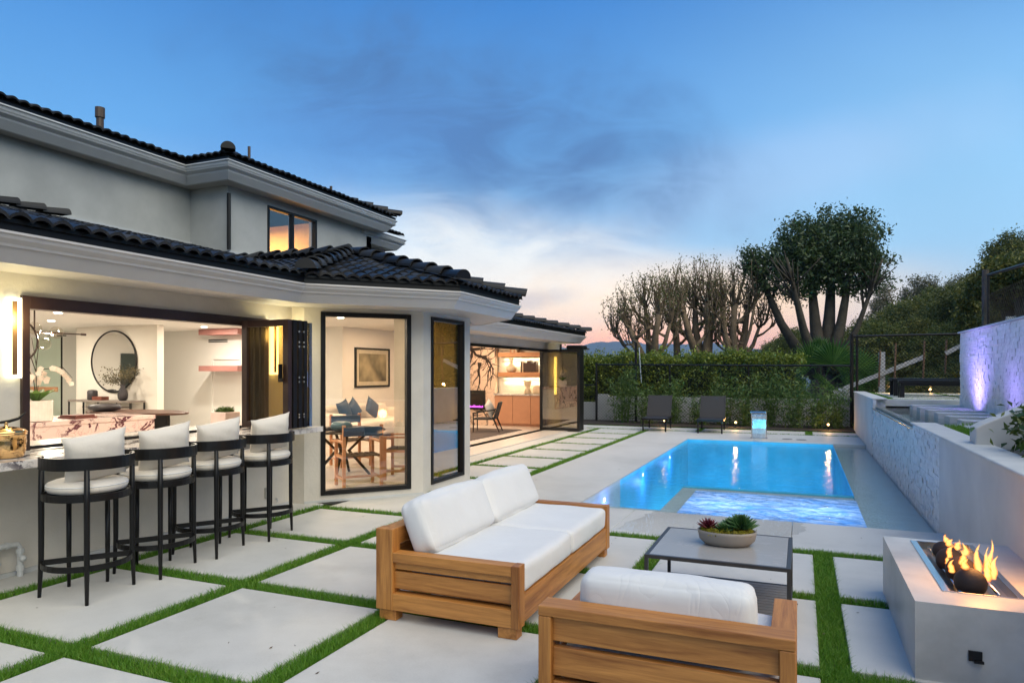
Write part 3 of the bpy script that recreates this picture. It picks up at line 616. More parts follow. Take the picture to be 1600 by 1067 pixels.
# interior walls
m = MB(); m.box(-17.75, -14.8, 12.5, 12.7, 0.02, 2.84); m.build('interior_wall', int_wall, house)
m = MB(); m.box(-20, -11.0, 14.9, 15.0, .02, 2.84); m.box(-20.2, -20, -.8, 15, 0, 2.84); m.box(-11.12, -11.0, 15.0, 19.8, .02, 2.84); m.box(-11, -6.9, 19.78, 19.85, .02, 2.84); m.build('interior_wall', int_white, house)
m = MB()   # a dark branching vein across the marble
def branch(m, P, d, r, n, depth):
    pts = [P]; q = P.copy(); dd = d.copy(); rr = []
    for i in range(n):
        dd = (dd + Vector((random.uniform(-.4, .4), 0, random.uniform(-.4, .4)))).normalized(); q = q + dd * .09; pts.append(q.copy())
        if depth and random.random() < .35: branch(m, q.copy(), (dd + Vector((random.uniform(-1, 1), 0, random.uniform(-1, 1)))).normalized(), r * .45, n // 2, depth - 1)
    m.tube(pts, [r * (1 - .75 * i / n) * random.uniform(.6, 1.3) for i in range(n + 1)], 5)
random.seed(5)
branch(m, Vector((-9.95, 19.42, 2.5)), Vector((.78, 0, -.62)), .075, 17, 2); branch(m, Vector((-9.2, 19.42, 1.95)), Vector((-.35, 0, -.9)), .055, 10, 1); branch(m, Vector((-9.3, 19.42, .6)), Vector((.6, 0, -.3)), .03, 8, 1)
branch(m, Vector((-9.1, 19.42, 1.7)), Vector((.4, 0, .8)), .018, 8, 0)
for i, v in enumerate(m.v): m.v[i] = (v[0], 19.4215 + (v[1] - 19.42) * .04 - .003, v[2])
nv_ = len(m.f); m.box(-10.98, -8.68, 19.424, 19.6, .02, 2.84); mw = m.build('marble_wall', pm('marble_vein', (.030, .018, .014), .35), house); mw.data.materials.append(marb_w)
for p in mw.data.polygons[nv_:]: p.material_index = 1
# eaves: gutter profile swept with mitres, soffit
def sweep(path, prof, closed=False):
    m = MB(); n = len(path); P = [Vector(p) for p in path]; vs = []
    for i in range(n):
        d0 = (P[i] - P[i - 1]).normalized() if i > 0 else (P[1] - P[0]).normalized()
        d1 = (P[i + 1] - P[i]).normalized() if i < n - 1 else d0
        n0 = Vector((d0.y, -d0.x)); n1 = Vector((d1.y, -d1.x)); nn = (n0 + n1).normalized(); k = 1 / max(.3, nn.dot(n0))
        for o, z in prof: vs.append((P[i].x + nn.x * k * o, P[i].y + nn.y * k * o, z))
    q = len(prof); fs = [(i * q + k, (i + 1) * q + k, (i + 1) * q + (k + 1) % q, i * q + (k + 1) % q) for i in range(n - 1) for k in range(q)]
    fs += [tuple(range(q)), tuple(range((n - 1) * q, n * q))[::-1]]
    return m.add(vs, fs)
def gprof(z): return [(0, z), (.004, z - .018), (-.012, z - .028), (-.020, z - .052), (-.055, z - .085), (-.062, z - .105), (-.075, z - .105), (-.085, z - .12), (-.145, z - .215), (-.175, z - .215), (-.175, z)]
lowpath = [(-5.3, -1.4), (-5.3, 6.48), (-4.0, 7.91), (-4.03, 10.02), (-5.15, 11.20), (-5.8, 11.20), (-5.8, 19.55), (-14, 19.55)]
sweep(lowpath, gprof(2.70)).build('gutter', trim, house)
m = sweep(lowpath, [(-.03, 2.70), (-.03, 2.80), (-.07, 2.80), (-.07, 2.70)]); m.build('eave_closure', blackm, house)
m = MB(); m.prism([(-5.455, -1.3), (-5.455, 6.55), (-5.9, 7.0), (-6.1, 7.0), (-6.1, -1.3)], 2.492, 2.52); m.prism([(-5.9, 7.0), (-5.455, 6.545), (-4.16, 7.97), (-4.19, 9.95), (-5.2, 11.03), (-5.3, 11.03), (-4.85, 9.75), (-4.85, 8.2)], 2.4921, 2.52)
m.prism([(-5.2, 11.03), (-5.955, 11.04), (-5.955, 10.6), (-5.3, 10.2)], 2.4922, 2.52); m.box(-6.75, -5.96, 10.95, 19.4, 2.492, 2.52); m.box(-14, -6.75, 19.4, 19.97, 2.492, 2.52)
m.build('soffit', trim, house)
# upper floor
m = MB(); wallseg(m, (-10.4, -1), (-10.4, 9.5), 3.2, 5.12, .2); m.box(-10.42, -9.502, 9.503, 9.7, 3.2, 5.12); m.build('upper_wall', stucco_up, house)
m = MB(); wallseg(m, (-9.5, 9.5), (-9.5, 14.0), 3.2, 5.12, .2, [(1.0, 2.47, 3.6, 4.88)]); wallseg(m, (-9.5, 14.0), (-14.5, 14.0), 3.2, 5.12, .2); m.build('upper_wall', stucco_up, house)
m = MB(); m.box(-14, -9.86, 14.0, 15.15, 3.2, 4.86); m.box(-15, -14.5, -1, 14, 3, 5.12); m.box(-14.6, -10.6, -1.0, -.8, 3, 5.12); m.build('upper_wall', stucco_up, house)
frame((-9.5, 9.5), (-9.5, 14.0), 1.0, 2.47, 3.6, 4.88, .05, mull=(1.73,), name='window', glass=sky_glass)
m = MB(); m.box(-14, -9.7, 9.7, 14.0, 3.30, 3.36); m.box(-12.6, -12.5, 9.8, 13.9, 3.36, 5.0); m.box(-13.0, -9.7, 12.6, 12.7, 3.36, 5.0); m.build('interior_wall', pm('bedroom_wall', (.72, .52, .28), .8), house)
def gprof2(z): return [(0, z), (.004, z - .02), (-.02, z - .035), (-.03, z - .07), (-.06, z - .09), (-.02, z - .095), (-.03, z - .115), (-.09, z - .155), (-.10, z - .18), (-.19, z - .29), (-.24, z - .29), (-.24, z)]
upath = [(-9.96, -1.5), (-9.96, 9.0), (-8.99, 9.0), (-8.99, 14.35), (-14.5, 14.35)]
sweep(upath, gprof2(5.30)).build('upper_gutter', trim_up, house)
sweep([(-9.40, 13.6), (-9.40, 15.45), (-14, 15.45)], gprof2(5.06)).build('upper_gutter', trim_up, house)
sweep(upath, [(-.03, 5.30), (-.03, 5.37), (-.07, 5.37), (-.07, 5.30)]).build('eave_closure', blackm, house)
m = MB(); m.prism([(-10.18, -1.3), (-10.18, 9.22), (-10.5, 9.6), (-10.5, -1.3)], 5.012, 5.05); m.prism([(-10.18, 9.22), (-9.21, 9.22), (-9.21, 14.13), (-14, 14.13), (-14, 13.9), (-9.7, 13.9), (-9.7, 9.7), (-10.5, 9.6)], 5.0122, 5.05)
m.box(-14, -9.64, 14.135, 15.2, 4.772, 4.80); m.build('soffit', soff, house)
m = MB(); m.tube([(-9.44, 9.47, 3.85), (-9.44, 9.47, 4.86)], .035, 10); m.build('vent_pipe', blackm, house)
# tiled roofs
def roof(m, poly, e, zt=.0, seed=0):
    """poly: 3D corners, poly[0] an eave point; e: unit eave direction; tiles run upslope"""
    P = [Vector(p) for p in poly]; e = Vector(e).normalized(); n = (P[1] - P[0]).cross(P[-1] - P[0])
    if n.z < 0: n = -n
    n.normalize(); t = n.cross(e).normalized()
    if t.z < 0: t = -t
    O = P[0]; Q = [((p - O).dot(e), (p - O).dot(t)) for p in P]
    def inside(s, q):
        c = False; j = len(Q) - 1
        for i in range(len(Q)):
            if (Q[i][1] > q) != (Q[j][1] > q) and s < (Q[j][0] - Q[i][0]) * (q - Q[i][1]) / (Q[j][1] - Q[i][1]) + Q[i][0]: c = not c
            j = i
        return c
    m.add([p - n * .01 for p in P], [tuple(range(len(P)))])
    w, L, K, r = .156, .30, 7, .056; r_ = random.Random(seed)
    s0 = min(q[0] for q in Q); s1 = max(q[0] for q in Q); t1 = max(q[1] for q in Q)
    i0 = math.floor(s0 / w) - 1; i1 = math.ceil(s1 / w) + 1
    for j in range(int(t1 / L) + 2):
        for i in range(i0, i1):
            if not inside((i + .5) * w, (j + .35) * L): continue
            A = []; jz = r_.uniform(-.006, .006); js = r_.uniform(-.003, .003)
            for (tt, lift) in (((j - .04) * L, .022 + jz), ((j + 1.02) * L, .0)):
                for k in range(K + 1):
                    a = k / K; s = i * w - .012 + (w + .024) * a + js
                    h = r * (math.sin(math.pi * a) ** .8) + lift
                    A.append(O + e * s + t * tt + n * h)
            for k in range(K + 1):
                a = k / K; s = i * w + .004 + (w - .008) * a + js; A.append(O + e * s + t * ((j - .04) * L) + n * ((r - .018) * (math.sin(math.pi * a) ** .8) + .012 + jz))
            fs = [(k, k + 1, K + 2 + k, K + 1 + k) for k in range(K)] + [(2 * K + 2 + k, 2 * K + 3 + k, k + 1, k) for k in range(K)]
            m.add(A, fs)
def caps(m, A, B, r=.11, L=.34):
    A = Vector(A); B = Vector(B); D = B - A; n = max(1, int(D.length / L)); d = D.normalized(); x = d.cross(Vector((0, 0, 1))).normalized(); u = x.cross(d)
    for i in range(n):
        a = A + D * (i / n); b = A + D * ((i + 1.12) / n); vs = []
        for (p, rr, lf) in ((a, r * 1.1, .045), (b, r * .88, .01)):
            vs += [p + x * rr * math.cos(math.pi * k / 10) + u * (rr * .95 * math.sin(math.pi * k / 10) + lf - .02) for k in range(11)]
        vs += [a + x * (r * 1.1 - .02) * math.cos(math.pi * k / 10) + u * ((r * 1.1 - .02) * .95 * math.sin(math.pi * k / 10) + .025) for k in range(11)]
        fs = [(k, k + 1, 12 + k, 11 + k) for k in range(10)] + [(22 + k, 23 + k, k + 1, k) for k in range(10)]
        if i == 0: fs.append(tuple(range(22, 33)))
        m.add(vs, fs)
Z0 = 2.772; SL = .232
z1 = lambda x: Z0 + SL * (-5.3 - x)
apex = (-6.48, 8.95, 3.46); rid = (-8.35, 8.95, 3.48)
m = MB()
roof(m, [(-5.3, -1.3, Z0), (-5.3, 6.48, Z0), (-8.35, 8.95, z1(-8.35)), (-10.4, 8.95, z1(-10.4)), (-10.4, -1.3, z1(-10.4))], (0, 1, 0), seed=1)
roof(m, [(-5.3, 6.48, Z0), apex, rid], (1, 0, 0), seed=2)
eAB = (Vector((-4.0, 7.91, 0)) - Vector((-5.3, 6.48, 0))).normalized()
roof(m, [(-5.3, 6.48, Z0), (-4.0, 7.91, Z0), apex], eAB, seed=3)
roof(m, [(-4.0, 7.91, Z0), (-4.03, 10.02, Z0), apex], (0, 1, 0), seed=4)
roof(m, [(-4.03, 10.02, Z0), (-5.3, 11.38, Z0), apex], (Vector((-5.3, 11.38, 0)) - Vector((-4.03, 10.02, 0))).normalized(), seed=5)
roof(m, [(-5.3, 11.38, Z0), apex, rid], (1, 0, 0), seed=6)
z2 = lambda x: Z0 + SL * (-5.8 - x)
roof(m, [(-5.8, 10.6, Z0), (-5.8, 19.55, Z0), (-8.3, 17.05, z2(-8.3)), (-9.6, 17.05, z2(-8.3)), (-9.6, 10.6, z2(-9.6))][:3] + [(-8.3, 10.6, z2(-8.3))], (0, 1, 0), seed=7)
roof(m, [(-5.8, 19.55, Z0), (-11, 19.55, Z0), (-11, 17.05, z2(-8.3)), (-8.3, 17.05, z2(-8.3))], (-1, 0, 0), seed=8)
m.add([(-8.3, 8.95, z2(-8.3)), (-8.3, 17.05, z2(-8.3)), (-14, 17.05, z2(-8.3)), (-14, 8.95, z2(-8.3))], [(0, 1, 2, 3)])
caps(m, (-5.22, 6.38, Z0 + .06), (apex[0], apex[1], apex[2] + .05)); caps(m, (-3.95, 7.85, Z0 + .06), (apex[0] + .08, apex[1], apex[2] + .05))
caps(m, (-3.98, 10.07, Z0 + .06), (apex[0], apex[1], apex[2] + .05)); caps(m, (-5.3, 11.38, Z0 + .06), (apex[0], apex[1], apex[2] + .05)); caps(m, apex[:2] + (apex[2] + .06,), (rid[0] - .9, rid[1], rid[2] + .04))
caps(m, (-5.72, 19.63, Z0 + .06), (-8.3, 17.05, z2(-8.3) + .05)); caps(m, (-8.3, 17.05, z2(-8.3) + .05), (-8.3, 10.6, z2(-8.3) + .05))
caps(m, (-10.15, 7.0, z1(-10.15) + .09), (-10.15, 3.0, z1(-10.15) + .09), .10)
m.build('roof', tile_m, house)
m = MB(); m.box(-10.41, -10.36, 7.05, 9.5, z1(-10.4) + .03, z1(-10.4) + .10); m.box(-9.499, -9.46, 9.5, 10.45, z1(-9.5) + .03, z1(-9.5) + .10); m.build('roof_flashing', trim_up, house)
UZ = 5.37; uz = lambda x: UZ + .28 * (-9.96 - x); ua = (-11.64, 11.67, UZ + .28 * 2.65)
m = MB()
roof(m, [(-9.96, -1.3, UZ), (-9.96, 9.0, UZ), (-12.6, 11.64, uz(-12.6)), (-12.6, -1.3, uz(-12.6))], (0, 1, 0), seed=9)
roof(m, [(-9.96, 9.0, UZ), (-8.99, 9.0, UZ), ua, (-12.6, 11.67, ua[2])], (1, 0, 0), seed=10)
roof(m, [(-8.99, 9.0, UZ), (-8.99, 14.35, UZ), ua], (0, 1, 0), seed=11)
roof(m, [(-8.99, 14.35, UZ), (-14, 14.35, UZ), (-14, 11.67, ua[2]), ua], (-1, 0, 0), seed=12)
roof(m, [(-9.4, 13.9, 5.13), (-9.4, 15.45, 5.13), (-11.0, 13.9, 5.57)], (0, 1, 0), seed=13)
caps(m, (-8.93, 8.94, UZ + .05), (ua[0], ua[1], ua[2] + .05)); caps(m, (-8.93, 14.41, UZ + .05), (ua[0], ua[1], ua[2] + .05))
m.build('upper_roof', tile_m, house)
for (x, y, zz, h, r_) in ((-10.35, 7.68, 5.42, .47, .055), (-9.4, 9.92, 5.42, .40, .026), (-9.3, 12.2, 5.4, .24, .03)):
    m = MB(); m.tube([(x, y, zz), (x, y, zz + h)], r_, 10)
    if r_ > .05: m.tube([(x, y, zz + h - .16), (x, y, zz + h)], r_ * 1.3, 12)
    m.build('roof_vent', pm('brown_vent', (.07, .045, .03), .5) if 'brown_vent' not in MATS else MATS['brown_vent'], house)
# wall lights (lit)
def sconce(loc, rz, h=.66, w=.10, label=''):
    t = thing('wall_light', label, 'wall light', loc, rz, 'slim lit wall lights', keep_world=False); t.rotation_euler = (0, 0, rz)
    m = MB(); b = .022
    m.box(0, .05, -w / 2, -w / 2 + b, -h / 2, h / 2); m.box(0, .05, w / 2 - b, w / 2, -h / 2, h / 2); m.box(0, .05, -w / 2 + b, w / 2 - b, h / 2 - b, h / 2); m.box(0, .05, -w / 2 + b, w / 2 - b, -h / 2, -h / 2 + b)
    m.build('light_frame', led, t)
    m = MB(); m.box(0, .045, -w / 2 + b + .006, w / 2 - b - .006, -h / 2 + b + .004, h / 2 - b - .004); m.build('center_plate', pm('sconce_bronze', (.30, .17, .08), .35, .6), t, bevel=.002)
    l = bpy.data.lights.new('wall_lamp', 'POINT'); l.energy = 7; l.color = (1, .84, .42); l.shadow_soft_size = .08; lo = bpy.data.objects.new('wall_lamp', l); COL.objects.link(lo); lo.location = (loc[0] + .16, loc[1], loc[2] + .15)
    return t
sconce((-5.998, 3.672, 1.955), 0, label='slim lit rectangular wall light left of the bar opening')
sconce((-5.998, 6.72, 1.97), 0, label='slim lit rectangular wall light glowing through the folded bar window')
sconce((-6.698, 19.30, 1.55), 0, 1.1, .09, label='slim lit wall light shining through the stacked glass doors of the far opening')

# ------------------------------------------------------------ bar counter and stools
t = thing('bar_counter', 'long veined marble bar counter running through the servery opening', 'bar counter', (-5.9, 4.8, .955))
m = MB(); m.box(-6.9, -5.32, 2.2, 3.742, .958, 1.018) if False else None
m = MB(); m.box(-5.966, -5.32, 2.0, 6.83, .955, 1.018); m.build('outer_top', marb, t, bevel=.004)
m = MB(); m.box(-6.85, -6.11, 2.4, 6.9, .955, 1.012); m.box(-6.11, -5.966, 3.80, 6.56, .955, 1.0125); m.build('inner_top', marb, t, bevel=.004)
m = MB(); m.box(-6.78, -6.21, 2.5, 6.88, .02, .954); m.build('cabinet', int_white, t)
def make_stool():
    t = thing('bar_stool', '', 'bar stool', (0, 0, 0), 0, 'black bar stools along the bar counter', keep_world=False)
    # local frame: the back of the stool is +x
    R = .305; A = rad(103)
    arc = lambda r, a, z: (r * math.cos(a), r * math.sin(a), z)
    m = MB(); m.rect_tube([arc(R, -A + 2 * A * k / 28, .965) for k in range(29)], .018, .09); m.build('back_rail', blackm, t, bevel=.003)
    pos = [(-A, .962, 1.05), (0, .975, .97), (A, .962, 1.05)]
    for a, r0, h in pos:
        b = MB(); p0 = Vector(arc(R + .012, a, 0)); p1 = Vector(arc(R, a, .30)); p2 = Vector(arc(R - .002, a, h))
        b.tube([p0, p1, Vector(arc(R, a, .72)), p2], [.0125, .019, .021, .018], 8); b.build('leg', blackm, t, smooth=True)
    for y in (-.13, .13):
        b = MB(); b.tube([(-.27, y, 0), (-.255, y, .3), (-.25, y, .745)], [.0125, .018, .019], 8); b.build('leg', blackm, t, smooth=True)
    ring = [arc(.285, -A + 2 * A * k / 24, 0) for k in range(25)]
    m = MB(); m.rect_tube([(x, y, .735) for x, y, z in ring] , .02, .05, closed=True); m.prism([(x * .96, y * .96) for x, y, z in ring], .755, .775); m.build('seat_frame', blackm, t, bevel=.003)
    rg = [(-.26, -.27, 0)] + [arc(.30, -rad(75) + rad(150) * k / 18, 0) for k in range(19)] + [(-.26, .27, 0)]
    m = MB(); m.rect_tube([arc(.292, -A, .235)] + [arc(.292, -A + 2 * A * k / 22, .235) for k in range(1, 22)] + [arc(.292, A, .235)], .012, .042, closed=True); m.build('foot_ring', blackm, t, bevel=.002)
    m = MB(); prof = [(.001, .0), (.20, .0), (.255, .012), (.272, .045), (.262, .078), (.22, .094), (.001, .10)]
    m.lathe(prof, (0, 0, .776), 32); c = m.build('seat_cushion', cream_fab, t, smooth=True)
    m = MB(); m.tube([(.268 * math.cos(a * math.pi / 20), .268 * math.sin(a * math.pi / 20), .838) for a in range(40)], .004, 6, closed=True); m.build('piping', piping_m, c, smooth=True)
    m = cushion(.46, .39, .19, 18, .13); xform(m, Matrix.Translation((.10, .05, 1.045)) @ Matrix.Rotation(rad(24), 4, 'Z') @ Matrix.Rotation(rad(8), 4, 'X') @ Matrix.Rotation(rad(16), 4, 'Y') @ Matrix.Rotation(rad(90), 4, 'Y') @ Matrix.Rotation(rad(90), 4, 'Z'))
    m.build('pillow', cream_fab, t, smooth=True)
    index(t); return t
st = make_stool(); ang = math.atan2(-.60, .80)
base = Vector((-4.985, 3.60, 0)); offs = [(0, 0, 0, 'nearest the camera, at the left end of the row'), (-.045, .645, .03, 'second from the left in the row'), (-.105, 1.28, .04, 'third from the left in the row'), (-.115, 1.97, .0, 'farthest along the row, beside the folded bar window')]
for k, (dx, dy, dr, lb_) in enumerate(offs):
    o = st if k == 0 else dup(st)
    o.location = base + Vector((dx, dy, 0)); o.rotation_euler = (0, 0, ang + dr); o['label'] = 'black bar stool with cream cushions, ' + lb_
# brass ice bucket on the counter
t = thing('ice_bucket', 'polished gold ice bucket with a black horn handle on the bar counter', 'ice bucket', (-5.62, 3.40, 1.018), keep_world=False)
m = MB(); m.lathe([(.10, 0), (.115, .01), (.128, .06), (.132, .13), (.128, .17), (.134, .175), (.134, .19), (.12, .19)], seg=32); m.build('bucket', gold, t, smooth=True)
m = MB(); m.lathe([(.136, .19), (.138, .20), (.12, .215), (.06, .235), (.012, .242), (.012, .262), (.018, .27), (.001, .275)], seg=32); ld = m.build('lid', gold, t, smooth=True)
m = MB(); m.tube([(0, -.16, .262), (0, -.06, .272), (0, .02, .278), (0, .09, .295), (0, .135, .33), (0, .15, .345)], [.004, .010, .013, .012, .007, .002], 8); m.build('horn_handle', blackm, ld, smooth=True)
# white pipes at the wall foot, outlet cover
pvc = pm('white_pvc', (.55, .55, .53), .4)
t = thing('wall_pipe', 'white plastic pipe loop with valves at the foot of the bar wall', 'pipe', (-5.93, 3.45, 0))
m = MB(); pth = [(-5.92, 3.49, 0.0), (-5.92, 3.49, .12), (-5.92, 3.49, .22), (-5.92, 3.50, .25), (-5.92, 3.54, .27), (-5.92, 3.62, .27), (-5.92, 3.67, .265), (-5.92, 3.69, .235), (-5.92, 3.69, .1), (-5.92, 3.69, 0)]
m.tube(pth, .022, 10); [m.tube([(-5.92, y, a), (-5.92, y, b)], .031, 10) for y, a, b in ((3.49, .08, .12), (3.49, .19, .225), (3.69, .19, .225), (3.69, .05, .09))]; m.tube([(-5.92, 3.575, .27), (-5.92, 3.595, .27)], .029, 10)
m.build('pipe', pvc, t, smooth=False)
for y in (3.49, 3.69):
    v = MB(); v.ball((-5.885, y, .15), .028, 8); v.tube([(-5.89, y, .15), (-5.855, y, .15)], .012, 8); v.build('valve', pvc, t, smooth=True)
t = thing('outlet_cover', 'small grey outlet cover on the bar wall behind the farthest stool', 'outlet cover', (-5.99, 6.62, .2))
m = MB(); m.box(-6.0, -5.965, 6.58, 6.66, .14, .27); m.build('cover', pm('outlet_grey', (.42, .42, .40), .5), t, bevel=.006); m = MB(); m.tube([(-5.99, 6.77, .11), (-5.97, 6.77, .11), (-5.965, 6.77, .07)], .008, 8); m.build('stub', pvc, t)

# ------------------------------------------------------------ sofa
t = thing('outdoor_sofa', 'teak outdoor sofa with thick white cushions facing the pool', 'sofa', (-2.12, 5.05, 0))
X0, X1, Y0, Y1 = -2.67, -1.62, 3.99, 6.20
def part(name, mat, boxes, par=None, bevel=.004):
    m = MB(); [m.box(*b) for b in boxes]; return m.build(name, mat, par or t, bevel=bevel)
part('post', MATS['teak_z'], [(X0, X0 + .13, Y0, Y0 + .10, .07, .615)]); part('post', MATS['teak_z'], [(X0, X0 + .13, Y1 - .10, Y1, .07, .615)])
part('post', MATS['teak_z'], [(X1 - .055, X1, Y0, Y0 + .10, .07, .462)]); part('post', MATS['teak_z'], [(X1 - .055, X1, Y1 - .10, Y1, .07, .462)])
part('back_rail', MATS['teak_y'], [(X0 + .012, X0 + .128, Y0 + .10, Y1 - .10, .50, .613), (X0 + .03, X0 + .07, Y0 + .10, Y1 - .10, .33, .47), (X0 + .03, X0 + .07, Y0 + .10, Y1 - .10, .165, .30)])
for y, sg in ((Y0, 1), (Y1, -1)):
    ya, yb = sorted((y + sg * .002, y + sg * .098)); yc, yd = sorted((y + sg * .03, y + sg * .06))
    part('armrest', MATS['teak_x'], [(X0 + .13, X1 - .055, ya, yb, .395, .460), (X0 + .13, X1 - .055, *sorted((y + sg * .028, y + sg * .062)), .345, .395)] )
    part('side_panel', MATS['teak_x'], [(X0 + .13, X1 - .055, yc, yd, .215, .330), (X0 + .13, X1 - .055, ya, yb, .072, .185)])
part('front_rail', MATS['teak_y'], [(X1 - .05, X1 - .006, Y0 + .10, Y1 - .10, .085, .262)])
part('seat_base', MATS['teak_y'], [(X0 + .07, X1 - .05, Y0 + .06, Y1 - .06, .20, .245)], bevel=0)
for x in (X0 + .02, X1 - .15):
    for y in (Y0 + .012, Y1 - .102): part('foot', MATS['teak_y'], [(x, x + .13, y, y + .09, 0, .07)])
def soft(name, mat, x0, x1, y0, y1, z0, z1, par, r=.05, rot=None, crown=.015):
    n = 10; m = MB(); vs = []; cx, cy, cz = (x0 + x1) / 2, (y0 + y1) / 2, (z0 + z1) / 2
    hx, hy, hz = (x1 - x0) / 2, (y1 - y0) / 2, (z1 - z0) / 2
    me_f = []; idx = {}
    def vert(a, b, c):
        k = (round(a, 4), round(b, 4), round(c, 4))
        if k in idx: return idx[k]
        p = Vector((a * hx, b * hy, c * hz)); q = Vector((max(-hx + r, min(hx - r, p.x)), max(-hy + r, min(hy - r, p.y)), max(-hz + r, min(hz - r, p.z))))
        d = p - q
        if d.length > 1e-6: p = q + d.normalized() * r
        wob = .004 * math.sin(a * 7 + b * 3.3 + cx * 9) * math.cos(b * 6 + c * 2 + cy * 5)
        p.z += (crown * (1 - a * a) * (1 - b * b) + wob) * (1 if c > 0 else (-1 if hz > hx * .9 else 0)); p.x += crown * (1 - b * b) * (1 - c * c) * a * .9 + wob; p.y += crown * (1 - a * a) * (1 - c * c) * b * .9
        idx[k] = len(vs); vs.append(p); return idx[k]
    ss = [-1, -.93, -.85] + [-.7 + 1.4 * i / (n - 1) for i in range(n)] + [.85, .93, 1]; N_ = len(ss)
    for ax in range(3):
        for sgn in (-1, 1):
            for i in range(N_ - 1):
                for j in range(N_ - 1):
                    q = []
                    for (a, b) in ((ss[i], ss[j]), (ss[i + 1], ss[j]), (ss[i + 1], ss[j + 1]), (ss[i], ss[j + 1])):
                        c = [0, 0, 0]; c[ax] = sgn; c[(ax + 1) % 3] = a; c[(ax + 2) % 3] = b; q.append(vert(*c))
                    me_f.append(tuple(q) if sgn > 0 else tuple(q[::-1]))
    M = Matrix.Translation((cx, cy, cz)) @ (rot or Matrix.Identity(4))
    m.add([M @ p for p in vs], me_f); return m.build(name, mat, par, smooth=True)
YM = (Y0 + Y1) / 2
def seams(x0, x1, y0, y1, zs, par, r):
    for zz in zs:
        m = MB(); i = .012; m.tube([(x0 + i, y0 - .001, zz), (x1 - i, y0 - .001, zz), (x1 + .001, y0 + i, zz), (x1 + .001, y1 - i, zz), (x1 - i, y1 + .001, zz), (x0 + i, y1 + .001, zz), (x0 - .001, y1 - i, zz), (x0 - .001, y0 + i, zz)], r, 6, closed=True); m.build('piping', piping_m, par, smooth=True)
for ya, yb in ((Y0 + .105, YM - .003), (YM + .003, Y1 - .105)):
    soft('seat_cushion', white_fab, X0 + .20, X1 - .008, ya, yb, .262, .448, t, .038)
    soft('back_cushion', white_fab, X0 + .155, X0 + .365, ya + .0, yb - .0, .42, .80, t, .060, Matrix.Rotation(rad(-22), 4, 'Y'), .026)
# ------------------------------------------------------------ armchair in front
t = thing('outdoor_armchair', 'teak slatted armchair with a white cushion, seen from behind', 'armchair', (-.56, 3.45, 0))
X0, X1, Y0, Y1 = -1.10, -.02, 2.94, 3.86
part('post', MATS['teak_z'], [(X0, X0 + .06, Y0, Y0 + .13, .0, .575)]); part('post', MATS['teak_z'], [(X1 - .06, X1, Y0, Y0 + .13, .0, .575)])
part('top_rail', MATS['teak_x'], [(X0, X1, Y0 - .002, Y0 + .132, .577, .622)])
part('back_slat', MATS['teak_x'], [(X0 + .06, X1 - .06, Y0 + .03, Y0 + .07, .46, .577)]); part('back_slat', MATS['teak_x'], [(X0 + .06, X1 - .06, Y0 + .03, Y0 + .07, .305, .435)]); part('back_slat', MATS['teak_x'], [(X0 + .06, X1 - .06, Y0 + .03, Y0 + .07, .15, .28)])
for x, sg in ((X0, 1), (X1, -1)):
    xa, xb = sorted((x, x + sg * .11)); part('armrest', MATS['teak_y'], [(xa, xb, Y0 + .13, Y1, .452, .50)]) ; part('arm_post', MATS['teak_z'], [(*sorted((x, x + sg * .06)), Y1 - .12, Y1, 0, .45)])
    xa, xb = sorted((x + sg * .015, x + sg * .045)); part('side_slat', MATS['teak_y'], [(xa, xb, Y0 + .13, Y1 - .12, .28, .38), (xa, xb, Y0 + .13, Y1 - .12, .11, .24)])
part('seat_base', MATS['teak_x'], [(X0 + .06, X1 - .06, Y0 + .13, Y1 - .02, .12, .25)])
soft('seat_cushion', white_fab, X0 + .075, X1 - .075, Y0 + .15, Y1 + .0, .255, .42, t, .04)
soft('back_cushion', white_fab, X0 + .15, X1 - .165, Y0 + .145, Y0 + .325, .385, .748, t, .055, Matrix.Rotation(rad(4), 4, 'X'), .012)
# ------------------------------------------------------------ coffee table and planter bowl
t = thing('coffee_table', 'low square coffee table with a grey stone top and thin dark steel frame', 'coffee table', (-.52, 5.22, 0))
X0, X1, Y0, Y1 = -1.0, -.06, 4.76, 5.68; dk = pm('gunmetal', (.045, .040, .036), .35)
for x in (X0, X1 - .025):
    for y in (Y0, Y1 - .025): part('leg', dk, [(x, x + .025, y, y + .025, 0, .40)], bevel=.002)
part('top_frame', dk, [(X0, X1, Y0, Y0 + .028, .395, .42), (X0, X1, Y1 - .028, Y1, .395, .42), (X0, X0 + .028, Y0 + .028, Y1 - .028, .395, .42), (X1 - .028, X1, Y0 + .028, Y1 - .028, .395, .42)], bevel=.002)
part('table_top', grey_tbl, [(X0 + .029, X1 - .029, Y0 + .029, Y1 - .029, .398, .419)], bevel=0)
part('shelf_frame', dk, [(X0 + .025, X1 - .025, Y0, Y0 + .02, .035, .055), (X0 + .025, X1 - .025, Y1 - .02, Y1, .035, .055), (X0, X0 + .02, Y0 + .025, Y1 - .025, .035, .055), (X1 - .02, X1, Y0 + .025, Y1 - .025, .035, .055)], bevel=0)
part('shelf', pm('grey_slat', (.16, .155, .15), .6), [(X0 + .02, X1 - .02, Y0 + .025 + i * .0625, Y0 + .078 + i * .0625, .040, .053) for i in range(14)], bevel=0)
t = thing('planter_bowl', 'oval grey bowl of moss and succulents on the stone coffee table', 'planter', (-.50, 5.26, .4205), rad(8), keep_world=False)
m = MB(); m.lathe([(.12, 0), (.16, .006), (.195, .04), (.205, .085), (.207, .105), (.196, .105), (.19, .08), (.001, .075)], seg=40, sy=.68); m.build('bowl', pm('bowl_ceramic', (.22, .20, .175), .5, var=.05), t, smooth=True)
mossm = leafm('moss', (.16, .16, .006), (.30, .27, .012), (.42, .38, .03), .2, .8)
